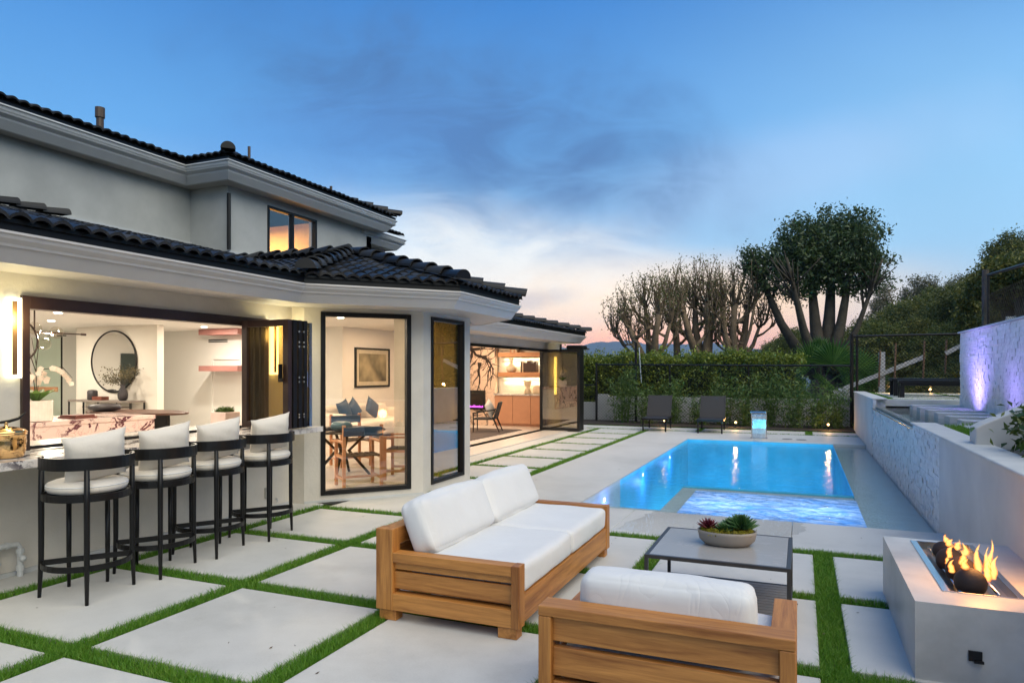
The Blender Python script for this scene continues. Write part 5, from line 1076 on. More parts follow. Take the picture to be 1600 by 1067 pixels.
m = MB(); m.box(1.40, 1.62, 8.62, 16.30, -1.5, .90); m.box(1.40, 1.62, 8.62, 10.6, .90, .972); m.build('core', wallw, t)
m = MB(); stones(m, 1.385, 8.64, 10.58, -.14, .97, seed=2); stones(m, 1.385, 10.58, 16.15, -.14, .905, seed=3); stones(m, 1.385, 16.15, 16.95, -.05, 1.085, seed=5); m.build('stone_cladding', stone_lo, t)
m = MB(); m.box(1.345, 1.65, -2.0, 10.62, .972, 1.0); m.box(1.345, 1.65, 16.18, 21.62, 1.09, 1.12); m.build('coping', cap_m, t, bevel=.012)
m = MB(); m.box(1.352, 1.52, 10.62, 16.18, .905, .918); m.build('spill_edge', steel, t)
m = MB(); m.box(1.62, 3.2, -2, 7.5, .3, .93); m.box(1.62, 1.64, 7.5, 10.4, .3, .97); struct(m.build('upper_planting_bed', soil))
m = MB(); m.box(1.85, 3.2, 8.2, 10.42, .3, 1.0); struct(m.build('upper_paving', paving_m, bevel=.005))
up = thing('upper_pool', 'shallow raised water basin with stepping slabs above the pool wall', 'pool', (2.3, 13.5, .9))
m = MB(); inner(m, 1.42, 3.9, 10.45, 16.5, .78, .95); m.build('basin', pm('dark_basin', (.20, .27, .27), .5, var=.15), up)
m = MB(); m.add([(1.39, 10.45, .926), (3.9, 10.45, .926), (3.9, 16.5, .926), (1.39, 16.5, .926)], [(0, 1, 2, 3)]); m.build('water_surface', shallow_m, up)
m = MB(); m.box(1.66, 3.9, 10.25, 10.45, .6, .985); m.build('rim', cap_m, up, bevel=.008)
m = MB(); m.box(1.63, 3.9, 16.5, 16.66, .6, 1.09); m.build('rim', cap_m, up, bevel=.008)
for k in range(6):
    y = 11.0 + k * .92; m = MB(); m.box(2.02, 2.84, y, y + .40, .785, 1.01)
    o = m.build('stepping_slab', paving_m, bevel=.006); tag(o, 'long pale stepping slab crossing the raised water, ' + ['nearest of six', 'second nearest of six', 'third nearest of six', 'fourth of six', 'fifth of six', 'farthest of six'][k], 'stepping stone', 'stepping slabs in the raised water')
fw_ = thing('feature_wall', 'tall white stacked-stone water wall washed with violet light', 'stone wall', (3.05, 12, .9))
m = MB(); m.box(2.90, 3.2, 6.0, 15.95, .5, 2.42); m.build('core', wallw, fw_); m = MB(); stones(m, 2.885, 6.0, 15.93, .80, 2.415, rowh=.055, seed=8); m.build('stone_cladding', stone_m, fw_)
m = MB(); m.box(2.84, 3.25, 5.9, 15.99, 2.42, 2.45); m.build('coping', cap_m, fw_, bevel=.006); m = MB(); stones(m, 0, 0, 0, 0, 0); m.box(2.90, 3.2, 15.951, 15.975, .8, 2.4); m.build('end_face', stone_m, fw_)
for k, (y, e) in enumerate(((14.35, 16), (12.15, 16), (10.1, 14))):
    m = MB(); m.lathe([(.001, 0), (.04, 0), (.045, .02), (.03, .03), (.001, .03)], (2.74, y, .93), 16); o = m.build('uplight', violet); tag(o, 'small violet uplight at the foot of the stone water wall, ' + ['farthest of three', 'middle of three', 'nearest of three'][k], 'uplight', 'violet uplights under the water wall')
    for (lx, en, sz, tilt) in ((2.58, 3.0, 80, 14), (2.20, 6.0, 130, 34)):
        l = bpy.data.lights.new('violet_lamp', 'SPOT'); l.energy = e * en; l.color = (.34, .26, 1); l.spot_size = rad(sz); l.spot_blend = 1; l.shadow_soft_size = .12; lo = bpy.data.objects.new('violet_lamp', l); COL.objects.link(lo); lo.location = (lx, y, .98); lo.rotation_euler = (0, rad(180 + tilt), 0)
t = thing('stair_wall', 'short sloping white wall rising beside the flowering shrub', 'wall', (2.0, 7.75, .97))
m = MB(); m.add([(1.50, 7.62, .95), (1.50, 7.88, .95), (1.50, 7.62, 1.15), (1.50, 7.88, 1.15), (1.56, 7.62, 1.19), (1.56, 7.88, 1.19), (3.6, 7.62, 2.20), (3.6, 7.88, 2.20), (3.6, 7.62, .95), (3.6, 7.88, .95)], [(0, 2, 4, 6, 8), (1, 9, 7, 5, 3), (0, 1, 3, 2), (2, 3, 5, 4), (4, 5, 7, 6), (6, 7, 9, 8), (0, 8, 9, 1)]); m.build('wall', wallw, t, bevel=.012)
# lawn strips on the terrace
m = MB(); m.box(1.62, 9.0, 16.66, 22.9, .4, 1.02); struct(m.build('terrace_ground', soil))
m = MB()
for k in range(6): y = 16.95 + k * .98; m.box(1.95, 3.4, y, y + .55, 1.0, 1.065); m.box(3.55, 5.0, y, y + .55, 1.0, 1.065)
struct(m.build('terrace_paving', paving_m, bevel=.006))
B = []
for (x0, x1, y0, y1, zz, dn) in ((1.66, 5.3, 16.7, 22.8, 1.02, 1300), (1.655, 1.85, 7.9, 10.25, .965, 7000), (1.85, 2.9, 10.1, 10.25, .99, 4000)):
    n = int(dn * (x1 - x0) * (y1 - y0)); P = np.stack([rng.uniform(x0, x1, n), rng.uniform(y0, y1, n), np.full(n, zz)], 1)
    if zz > 1: ins = ((P[:, 0] > 1.95) & (P[:, 0] < 5.0) & ~((P[:, 0] > 3.4) & (P[:, 0] < 3.55)) & (((P[:, 1] - 16.95) % .98) < .55) & (P[:, 1] > 16.95)); P = P[~ins]; n = len(P)
    th = rng.uniform(0, 6.28, n); e = np.stack([np.cos(th), np.sin(th), np.zeros(n)], 1) * (.008 if zz > 1 else .003); T = P + np.stack([rng.normal(0, .014, n), rng.normal(0, .014, n), rng.uniform(.03, .055, n)], 1)
    B.append(np.stack([P - e, P + e, T + e * .3, T - e * .3], 1).reshape(-1, 3))
tag(fast('terrace_grass', np.concatenate(B), 4, grass_l), 'strips of green artificial grass between the slabs of the raised terrace', 'grass', kind='stuff')
t = thing('garden_bench', 'long low black bench on the raised terrace by the stone wall', 'bench', (3.2, 18.9, 1.06))
m = MB(); m.box(2.12, 4.4, 18.55, 18.95, 1.40, 1.47); m.box(2.16, 4.4, 18.58, 18.92, 1.34, 1.40); m.build('seat', blackm, t, bevel=.004)
for x in (2.14, 4.28): m = MB(); m.box(x, x + .10, 18.57, 18.67, 1.05, 1.34); m.build('leg', blackm, t); m = MB(); m.box(x, x + .10, 18.83, 18.93, 1.05, 1.34); m.build('leg', blackm, t)
t = thing('garden_table', 'long low black table behind the bench on the raised terrace', 'table', (3.0, 20.2, 1.06)); m = MB(); m.box(2.10, 4.6, 19.7, 20.6, 1.44, 1.50); m.build('table_top', blackm, t)
for x in (2.14, 4.4):
    for y in (19.72, 20.48): m = MB(); m.box(x, x + .10, y, y + .10, 1.05, 1.44); m.build('leg', blackm, t)
# ------------------------------------------------------------ loungers
def lounger():
    t = thing('sun_lounger', '', 'sun lounger', (0, 0, 0), 0, 'black sun loungers beyond the pool', keep_world=False)
    for x in (-.33, .29):
        for y in (0, 1.35): m = MB(); m.box(x, x + .04, y, y + .04, 0, .34); m.build('leg', blackm, t)
    m = MB(); m.box(-.36, -.32, 0, 1.4, .32, .37); m.box(.32, .36, 0, 1.4, .32, .37); m.box(-.32, .32, 0, .04, .32, .37); m.build('frame', blackm, t, bevel=.004)
    m = MB(); m.box(-.32, .32, .04, 1.12, .352, .362); m.build('seat', sling, t); m = MB(); m.box(-.32, .32, 0, .78, -.01, .01); m.box(-.35, -.32, 0, .8, -.02, .02); m.box(.32, .35, 0, .8, -.02, .02)
    xform(m, Matrix.Translation((0, 1.02, .36)) @ Matrix.Rotation(rad(50), 4, 'X')); m.build('backrest', sling, t, bevel=.003); index(t); return t
lg = lounger(); lg.location = (-3.78, 19.32, 0); lg['label'] = 'black sling sun lounger beyond the pool, left of the pair'; lg.rotation_euler = (0, 0, rad(4))
dup(lg, (-2.28, 19.32, 0), rad(3), 'black sling sun lounger beyond the pool, right of the pair')
# path lights
def plight(loc, lab, e=7):
    t = thing('garden_light', lab, 'garden light', loc, 0, 'small warm garden lights', keep_world=False)
    m = MB(); m.tube([(0, 0, 0), (0, 0, .12)], .008, 6); m.lathe([(.045, .12), (.045, .15), (.03, .19), (.001, .20)], seg=12); m.build('stake', blackm, t); m = MB(); m.ball((0, -.035, .15), .030, 8); m.build('lens', pathglow, t, smooth=True)
    l = bpy.data.lights.new('garden_lamp', 'POINT'); l.energy = e; l.color = (1, .55, .18); l.shadow_soft_size = .03; lo = bpy.data.objects.new('garden_lamp', l); COL.objects.link(lo); lo.location = Vector(loc) + Vector((0, -.14, .2))
plight((-1.78, 21.35, .03), 'small warm garden light in the bamboo just left of the waterfall spout'); plight((.70, 21.45, .03), 'small warm garden light in the bamboo near the right wall corner')
plight((-3.85, 21.3, .03), 'small warm garden light glowing behind the left sun lounger', 4); plight((2.35, 22.3, 1.02), 'small warm garden light beside the black bench on the raised terrace'); plight((3.35, 22.6, 1.02), 'small warm garden light in the plants behind the black bench', 5); plight((4.2, 22.6, 1.02), 'small warm garden light in the plants near the stone water wall', 5)
# ------------------------------------------------------------ fences, low wall
t = thing('boundary_wall', 'low white rendered wall with a stepped left end behind the wire fence', 'wall', (-3, 23, 0))
m = MB(); m.box(-6.4, -6.05, 22.9, 23.1, -.2, .9); m.box(-7.9, -6.4, 22.9, 23.1, -.2, .62); m.box(-6.05, 1.36, 22.9, 23.1, -.2, .83); m.build('wall', wallw, t)
m = MB(); m.box(.98, 1.4, 22.85, 23.15, .83, 1.12); m.build('pier', wallw, t)
def chain(x0, x1, z0, z1, y, par, p=.105, axis='x', r=.006):
    V = []; Lx = x1 - x0; H_ = z1 - z0
    def wire(a, b):
        (sa, za), (sb, zb) = a, b
        if za > zb: (sa, za), (sb, zb) = (sb, zb), (sa, za)
        if zb - za < .01: return
        for o0, o1 in (((r, 0), (-r, 0)), ((0, r), (0, -r))):
            q = [(sa + o0[0], o0[1], za), (sa + o1[0], o1[1], za), (sb + o1[0], o1[1], zb), (sb + o0[0], o0[1], zb)]
            V.extend([(s, y + o, z) if axis == 'x' else (y + o, s, z) for s, o, z in q])
    n = int((Lx + H_) / p) + 1
    for k in range(-int(H_ / p) - 1, n + 1):
        s = x0 + k * p; a = max(s, x0); b = min(s + H_, x1)
        if b > a: wire((a, z0 + a - s), (b, z0 + b - s)); wire((a, z1 - (a - s)), (b, z1 - (b - s)))
    return fast('wire_mesh', V, 4, blackm, par)
f1 = thing('wire_fence', 'black chain-link fence with posts running behind the sun loungers', 'fence', (-2.5, 22.5, 0))
m = MB(); m.tube([(-6.33, 22.5, 1.90), (1.34, 22.5, 1.84)], .025, 8); m.tube([(-8.3, 22.5, 1.22), (-6.33, 22.5, 1.22)], .018, 8); m.build('top_rail', blackm, f1)
for x, h, r_ in ((-6.33, 1.97, .04), (-5.0, 2.62, .045), (-3.9, 1.88, .025), (-1.5, 1.88, .03), (1.36, 2.75, .05)):
    m = MB(); m.tube([(x, 22.5, 0), (x, 22.5, h)], r_, 8)
    if x == -5.0: m.tube([(x, 22.5, 2.62), (x - .12, 22.45, 2.70)], .03, 8); m.tube([(x - .12, 22.45, 2.70), (x + .15, 22.45, 3.05)], .008, 5)
    m.build('post', blackm, f1)
m = MB(); m.tube([(-4.88, 22.45, 2.45), (-4.80, 22.4, 1.3)], .02, 6); m.build('brace', steel, f1)
chain(-6.33, 1.34, .05, 1.86, 22.5, f1); chain(-8.3, -6.33, .05, 1.2, 22.5, f1)
f2 = thing('tall_wire_fence', 'taller black chain-link fence at the back of the raised terrace', 'fence', (4, 22.5, 1))
m = MB(); m.tube([(1.36, 22.5, 2.70), (7.0, 22.5, 2.73)], .03, 8); m.build('top_rail', blackm, f2)
for x in (1.5, 4.25, 7.0): m = MB(); m.tube([(x, 22.5, .9), (x, 22.5, 2.72)], .035, 8); m.build('post', blackm, f2)
chain(1.4, 7.0, 1.05, 2.68, 22.5, f2)
f3 = thing('slope_fence', 'black wire fence panel with a weathered post above the stone water wall', 'fence', (3.05, 13, 2.4))
m = MB(); m.tube([(3.05, 14.75, 2.44), (3.05, 14.75, 3.50)], .055, 10); m.build('timber_post', bark_d, f3)
m = MB(); m.tube([(3.05, 14.55, 2.44), (3.05, 14.55, 3.40)], .025, 8); m.tube([(3.05, 14.55, 3.38), (3.05, 8.5, 3.05)], .025, 8); m.tube([(3.05, 11.5, 2.44), (3.05, 11.5, 3.2)], .025, 8); m.build('frame', blackm, f3)
chain(8.5, 14.55, 2.5, 3.05, 3.05, f3, axis='y', p=.11, r=.0022)
# white timbers and stakes on the slope
wt = pm('white_timber', (.50, .51, .51), .7, var=.08, scale=5)
t = thing('slope_stair', 'white timber stair stringers and posts climbing the planted slope', 'staircase', (3, 26, 1))
def beam(m, a, b, w_, h_):
    a = Vector(a); b = Vector(b); d = (b - a).normalized(); u = Vector((0, 0, 1)); u = (u - d * u.dot(d)).normalized(); s = d.cross(u); vs = [p + s * w_ / 2 * i + u * h_ / 2 * j for p in (a, b) for i, j in ((-1, -1), (1, -1), (1, 1), (-1, 1))]
    m.add(vs, [(0, 1, 2, 3), (7, 6, 5, 4), (0, 4, 5, 1), (1, 5, 6, 2), (2, 6, 7, 3), (3, 7, 4, 0)])
m = MB(); beam(m, (.95, 24.2, 1.0), (3.45, 24.2, 2.12), .05, .13); m.build('stringer', wt, t); m = MB(); beam(m, (3.9, 23.6, 2.2), (6.4, 23.2, 3.7), .05, .12); m.build('stringer', wt, t); m = MB(); beam(m, (5.6, 22.9, 3.15), (8.4, 21.9, 5.2), .06, .15); m.build('stringer', wt, t); m = MB(); beam(m, (6.3, 22.0, 3.1), (8.6, 21.4, 4.5), .06, .13); m.build('stringer', wt, t)
m = MB(); m.box(2.23, 2.40, 24.26, 24.40, .9, 2.28); m.build('post', wt, t); m = MB(); m.box(5.10, 5.25, 22.3, 22.45, 1.8, 3.15); m.build('post', wt, t)
sk = pm('weathered_stake', (.20, .12, .07), .8, var=.2)
for k, ((x, y, z0, z1), lab) in enumerate(zip(((2.2, 24.0, 1.2, 2.35), (2.62, 24, 1.2, 2.53), (3.38, 24, 1.3, 2.60), (3.95, 24, 1.6, 2.63)), ('leftmost of four behind the tall fence', 'second from the left, behind the tall fence', 'third from the left, right of the white post', 'rightmost of four, near the stone water wall'))):
    m = MB(); m.tube([(x, y, z0), (x + .04, y, z1)], .028, 7); tag(m.build('tree_stake', sk), 'upright timber tree stake, ' + lab, 'stake', 'timber stakes on the slope')
t = thing('rail_fence', 'brown timber rail fence on the skyline of the hill', 'fence', (20, 50, 9))
m = MB(); a = [at(1540, 424, 42), at(1553, 419, 42), at(1567, 415, 42), at(1585, 410, 42)]; m.tube(a, .05, 6); m.build('rail', bark, t)
for p in a: m = MB(); m.tube([p + Vector((0, 0, .1)), p - Vector((0, 0, .8))], .08, 6); m.build('post', bark, t)
# ------------------------------------------------------------ planting
def core_ell(m, c, rx_, ry_, rz_, seed=0, n=12):
    r = random.Random(seed); vs = []; ph = [r.uniform(0, 6) for _ in range(4)]
    for i in range(n + 1):
        for k in range(2 * n):
            th = math.pi * i / n; a = math.pi * k / n; f = 1 + .12 * math.sin(3 * a + ph[0]) * math.sin(2 * th + ph[1]) + .08 * math.sin(5 * a + ph[2])
            vs.append((c[0] + rx_ * f * math.sin(th) * math.cos(a), c[1] + ry_ * f * math.sin(th) * math.sin(a), c[2] - rz_ * f * math.cos(th)))
    m.add(vs, [(i * 2 * n + k, i * 2 * n + (k + 1) % (2 * n), (i + 1) * 2 * n + (k + 1) % (2 * n), (i + 1) * 2 * n + k) for i in range(n) for k in range(2 * n)])
core_shade_m = pm('hedge_inner_shade', (.018, .030, .008), .9, var=.6, scale=8, bump=1, bscale=14, bdist=.1)
t = thing('clipped_hedge', 'tall dense green hedge behind the wire fence', 'hedge', (-3, 24, 0))
n = 1950; C = np.stack([rng.uniform(-8.6, -.1, n), np.full(n, 23.55) + rng.uniform(0, .25, n), rng.uniform(-.1, 2.1, n)], 1)
C2 = np.stack([rng.uniform(-8.6, .0, 1300), rng.uniform(23.5, 24.8, 1300), np.zeros(1300)], 1); C2[:, 2] = 2.06 + .07 * np.sin(C2[:, 0] * 2.1) + .05 * np.sin(C2[:, 0] * 5.3) + rng.exponential(.07, 1300) - .05
fast('foliage', np.concatenate([leaves(C, 12, .10, .10, .5), leaves(C2, 14, .09, .10, .5, up=.8)]), 4, leaf_hedge, t)
m = MB(); m.box(-8.6, -.2, 23.75, 24.8, -.8, 1.95); m.build('shade_core', core_shade_m, t)  # solid dark box, the hedge's inner shade put into its colour
m = MB(); [m.tube([(x, 23.9, -.5), (x + random.uniform(-.1, .1), 23.7, 1.6)], [.03, .01], 5) for x in np.arange(-8.4, -.1, .5)]; m.build('stems', bark_d, t)
def bamboo(x, y, h, w_, lab, seed, nst=9, dens=1.0):
    r = random.Random(seed); t = thing('bamboo', lab, 'bamboo', (x, y, .02), 0, 'young bamboo clumps along the fence'); m = MB(); C = []
    for k in range(nst):
        a = r.uniform(0, 6.28); rr = r.uniform(0, w_ * .35); p0 = Vector((x + rr * math.cos(a), y + .5 * rr * math.sin(a), 0)); ln = Vector((math.cos(a), .4 * math.sin(a), 0)) * r.uniform(.05, .45) * w_; H = h * r.uniform(.6, 1.05)
        pts = [p0 + ln * s * s + Vector((0, 0, H * s)) for s in (0, .3, .6, .85, 1)]; m.tube(pts, [.010, .009, .007, .004, .002], 5)
        for s in np.linspace(.12, 1.0, int(11 * h)): C.append(tuple(p0 + ln * s * s + Vector((r.uniform(-.12, .12), r.uniform(-.08, .08), H * s))))
    m.build('cane', leaf_bamboo, t); fast('foliage', leaves(C, int(7.5 * dens), .095, .13, .22, up=-.3), 4, leaf_bamboo, t)
for k, (x, y, h, w_, lab) in enumerate(((-5.35, 22.1, 1.75, .9, 'tall bamboo clump at the left end of the fence'), (-4.55, 21.9, 1.3, .7, 'bamboo clump just left of the left sun lounger'), (-3.75, 22.2, 1.35, .7, 'bamboo clump behind the left sun lounger'), (-3.0, 22.1, 1.0, .8, 'bamboo clump between the two sun loungers'),
        (-2.2, 22.2, 1.5, .7, 'bamboo clump behind the right sun lounger'), (-1.6, 22.0, 1.25, .7, 'bamboo clump just left of the waterfall spout'), (-.85, 22.1, 1.7, .8, 'bamboo clump behind the waterfall spout'), (-.15, 21.9, 1.6, .9, 'bamboo clump right of the waterfall spout'), (.45, 21.9, 1.35, .9, 'wide low bamboo clump near the garden light on the right'), (.95, 22.1, 1.15, .7, 'bamboo clump at the right corner of the fence'))):
    bamboo(x, y, h, w_, lab, 20 + k, nst=12)
# flowering shrub on the right
t = thing('flowering_shrub', 'leafy shrub with white and yellow flowers beside the sloping white wall', 'shrub', (2.0, 6.6, .95)); C = []; m = MB(); random.seed(21)
for k in range(120):
    a = random.uniform(0, 6.28); rr = random.uniform(.02, .58); H = random.uniform(.12, .50) * (1.15 - rr); p0 = Vector((2.13, 6.75, .93)); p1 = p0 + Vector((rr * math.cos(a) * .9, rr * math.sin(a), H)); m.tube([p0, (p0 + p1) / 2 + Vector((0, 0, .05)), p1], [.007, .005, .003], 5); C.append(tuple(p1)); C.append(tuple((p0 + p1) / 2))
for dx, dy, dz in ((-.42, .35, .36), (-.10, .32, .60), (-.30, .1, .22)): p = Vector((2.13 + dx, 6.75 + dy, .93 + dz)); m.tube([(2.13, 6.75, .95), (2.13 + dx * .6, 6.75 + dy * .6, .93 + dz * .5), p], [.008, .006, .004], 5); C += [tuple(p)] * 1; C.append(tuple(p - Vector((-.04, -.02, .08))))
m.build('stem', bark_d, t); fast('foliage', leaves(C, 38, .075, .085, .40, up=.3), 4, leaf_shrub, t)
V = []; Cf = [c for c in C if random.random() < .75]
for c in Cf:
    for _ in range(2):
        p = Vector(c) + Vector((random.gauss(0, .05), random.gauss(0, .05), random.uniform(.0, .09)))
        for k in range(5): a = k * 1.257; V += [tuple(p), tuple(p + Vector((math.cos(a - .4) * .014, math.sin(a - .4) * .014, .004))), tuple(p + Vector((math.cos(a) * .021, math.sin(a) * .021, .002))), tuple(p + Vector((math.cos(a + .4) * .014, math.sin(a + .4) * .014, .004)))]
fast('blossom', V, 4, leafm('blossom', (.75, .70, .55), (.72, .60, .30), (.75, .45, .12), .3, .6), t)['kind'] = 'stuff'
# palm
t = thing('fan_palm', 'fan palm with broad pleated fronds rising behind the hedge', 'palm', at(1285, 640, 25.0)); pc = at(1283, 605, 25.0); V = []; m = MB()
m.tube([pc - Vector((0, 0, 2.2)), pc - Vector((0, 0, .2))], [.16, .12], 9); m.build('trunk', bark_d, t); m = MB()
for (u, v, dd, R_, tw) in ((1308, 556, 24.6, 1.15, .1), (1262, 556, 24.9, .95, -.5), (1240, 585, 25.1, .95, -1.1), (1352, 570, 25.0, 1.05, 1.0), (1372, 600, 25.2, 1.0, 1.5), (1250, 612, 24.8, .85, -1.5), (1335, 606, 24.4, .85, 1.1), (1292, 600, 24.4, .8, .0), (1282, 540, 25.3, .7, 0)):
    h_ = at(u, v, dd); base_ = pc; dv = (h_ - base_); m.tube([base_, base_ + dv * .5 + Vector((0, 0, .12)), h_ - dv * .1], [.02, .015, .01], 5)
    d0 = dv.normalized(); sd = RT if abs(d0.dot(RT)) < .9 else Vector((0, 0, 1)); nrm = (-FW + Vector((0, 0, .3))).normalized(); sd = nrm.cross(d0).normalized(); hub = h_ - d0 * R_ * .3
    for k in range(30):
        a = rad(-115 + 230 * k / 29); a2 = rad(-115 + 230 * (k + .95) / 29); am = (a + a2) / 2; L = R_ * (1 - .12 * abs(am)) * random.uniform(.92, 1.05)
        pa = hub + (d0 * math.cos(a) + sd * math.sin(a)) * L * .62; pb = hub + (d0 * math.cos(a2) + sd * math.sin(a2)) * L * .62; pm_ = hub + (d0 * math.cos(am) + sd * math.sin(am)) * L * .62 + nrm * .05; tip = hub + (d0 * math.cos(am) + sd * math.sin(am)) * L - Vector((0, 0, .06 * random.random())) - nrm * .04
        V += [hub, pa, pm_, hub, pm_, pb, pa, tip, pm_, pm_, tip, pb]
m.build('frond_stalk', leaf_palm, t); fast('frond', V, 3, leaf_palm, t)
# trees with visible limbs
def limbs(segs, mat, name, par, k=7):
    m = MB()
    for pts, rr in segs: m.tube(pts, rr, k)
    return m.build(name, mat, par, smooth=True)
def pollard(lab, basepx, knobs, d, seed, shoot=1.5):
    r = random.Random(seed); bp = at(basepx[0], basepx[1], d); root = Vector((bp.x, bp.y, -2.0)); t = thing('pollarded_tree', lab, 'tree', root, 0, 'pollarded trees beyond the hedge'); segs = []; C = []
    segs.append(([root, Vector((bp.x, bp.y, bp.z - .6)), bp], [.42, .36, .30]))
    def head(k, w_, ns, side, sc=1.0):
        for q in range(3): o_ = RT * r.uniform(-1, 1) * w_ + FW * r.uniform(-1, 1) * w_ + Vector((0, 0, r.uniform(-.5, .6) * w_)); segs.append(([k, k + o_ * .8, k + o_ * 1.3], [w_ * .85, w_ * .62, w_ * .15]))
        for j in range(ns):
            a = r.gauss(side * .35, .45); dr = (Vector((0, 0, 1)) * math.cos(a) + RT * math.sin(a) + FW * r.uniform(-.6, .6)).normalized(); L = shoot * sc * r.uniform(.45, 1.25); p0 = k + RT * r.uniform(-1, 1) * w_ * .9
            p1 = p0 + (dr * .8 + RT * side * .4).normalized() * L * .25; p2 = p1 + (dr + Vector((0, 0, .8)) + RT * r.uniform(-.3, .3)).normalized() * L * .4; p3 = p2 + (dr * .4 + Vector((0, 0, 1)) + RT * r.uniform(-.35, .35)).normalized() * L * .4; segs.append(([p0, p1, p2, p3], [.040, .028, .018, .007]))
            for s in range(4):
                q = p1.lerp(p3, r.uniform(.1, .95)); e = q + (Vector((r.uniform(-.7, .7), r.uniform(-.7, .7), r.uniform(.5, 1.3)))).normalized() * r.uniform(.2, .55); segs.append(([q, (q + e) / 2 + RT * r.uniform(-.05, .05), e], [.014, .010, .004])); C.append(tuple(e))
            C.extend([tuple(p3), tuple(p2)])
    for (u, v, w_, ns) in knobs:
        k = at(u, v, d + r.uniform(-1.2, 1.2)); side = (u - basepx[0]) / 60; dv = k - bp; hz = Vector((dv.x, dv.y, 0)); vz = dv.z
        a1 = bp + hz * .38 + Vector((0, 0, vz * .22)); a2 = bp + hz * .74 + Vector((0, 0, vz * .58)) + RT * r.uniform(-.1, .1); segs.append(([bp - Vector((0, 0, .5)), a1, a2, k], [w_ * 1.7, w_ * 1.25, w_ * .95, w_ * .72])); head(k, w_ * .8, int(ns * 1.5), side)
        for f_ in range(2):
            q = a1.lerp(a2, r.uniform(.3, 1)) if f_ else a2.lerp(k, r.uniform(.1, .6)); sg = r.choice((-1, 1)); e = q + RT * sg * r.uniform(.3, .6) + Vector((0, 0, r.uniform(.15, .5))) + FW * r.uniform(-.4, .4); segs.append(([q, (q + e) / 2 - Vector((0, 0, .06)), e], [w_ * .65, w_ * .5, w_ * .42])); head(e, w_ * .42, 5, sg * .8, .75)
    limbs(segs[:1], bark, 'trunk', t); limbs(segs[1:], bark, 'branches', t, 6); fast('foliage', leaves(C, 3, .12, .105, .5), 4, leaf_pol, t)
pollard('leftmost pollarded tree, leaning left with knuckled branch ends', (1018, 575), [(983, 512, .16, 13), (1008, 480, .12, 11), (1030, 490, .17, 12), (1047, 505, .11, 7), (965, 520, .07, 7)], 31.5, 1, 1.35)
pollard('slender single-stemmed pollarded tree between the two broad ones', (1062, 575), [(1052, 492, .15, 13), (1048, 470, .10, 8)], 33, 2, 1.5)
pollard('middle pollarded tree with a broad upright head of shoots', (1102, 575), [(1068, 488, .17, 12), (1086, 478, .17, 14), (1104, 474, .17, 14), (1116, 486, .14, 10), (1075, 500, .12, 5)], 32, 3, 1.75)
pollard('right pollarded tree beside the big leafy tree', (1148, 575), [(1130, 482, .15, 12), (1148, 478, .18, 15), (1168, 484, .17, 13), (1186, 512, .10, 9), (1127, 500, .10, 4), (1180, 470, .08, 8)], 32, 4, 1.7)
t = thing('broad_tree', 'large leafy tree with a dense dark crown and many thick upright limbs', 'tree', at(1285, 650, 31)); r = random.Random(5); b0 = at(1287, 585, 31); segs = [([Vector((b0.x, b0.y, -2.5)), b0 - Vector((0, 0, 1)), b0], [.8, .66, .52])]; ends = [(1188, 432, .26), (1238, 440, .24), (1266, 420, .32), (1300, 412, .34), (1328, 425, .28), (1366, 440, .16)]
for (u, v, w_) in ends:
    k = at(u, v, 31 + r.uniform(-1.5, 1.5)); mid = b0 * .45 + k * .55 + RT * (u - 1285) / 1082 * 31 * .12 - Vector((0, 0, .15)); w_ *= .80; segs.append(([b0 - Vector((0, 0, .6)), b0 + Vector(((k - b0).x, (k - b0).y, 0)) * .42 + Vector((0, 0, (k - b0).z * .26)), mid, k, k + (k - mid) * .5], [w_ * 1.5, w_ * 1.2, w_ * .9, w_ * .5, .04]))
    for j in range(14): e = k + (RT * r.uniform(-.9, .9) + FW * r.uniform(-.8, .8) + Vector((0, 0, r.uniform(.3, 1.1)))) * 1.1; segs.append(([mid.lerp(k, r.uniform(.3, 1)), e], [w_ * .28, .015]))
limbs(segs[:1], bark_d, 'trunk', t, 10); limbs(segs[1:], bark_d, 'limbs', t, 8); C = []
blobs_ = [(1232, 398, 40), (1262, 375, 42), (1300, 366, 42), (1335, 372, 44), (1352, 398, 34), (1290, 402, 44), (1322, 408, 40), (1228, 425, 26), (1352, 428, 24), (1370, 438, 18), (1181, 412, 20), (1172, 398, 14), (1190, 436, 18), (1176, 425, 16), (1262, 430, 30), (1385, 436, 8), (1340, 350, 20), (1250, 352, 16), (1215, 452, 14), (1243, 455, 20), (1302, 442, 22), (1332, 448, 18), (1272, 448, 18), (1205, 410, 18)]
for (u, v, R_) in blobs_:
    c = at(u, v, 31); rr = R_ / 1082 * 31; k = int(12 * (R_ / 20) ** 2)
    P = rng.normal(0, 1, (k, 3)); P /= np.linalg.norm(P, axis=1)[:, None]; P *= rr * rng.uniform(.35, 1.03, (k, 1)); P[:, 2] = P[:, 2] * .95; C.append(P + np.array(c))
C = np.concatenate(C); fast('foliage', leaves(C, 44, .23, .19, .42, up=-.1, flat=.75), 4, leaf_big, t); CT = [tuple(c) for c in C[::5]]
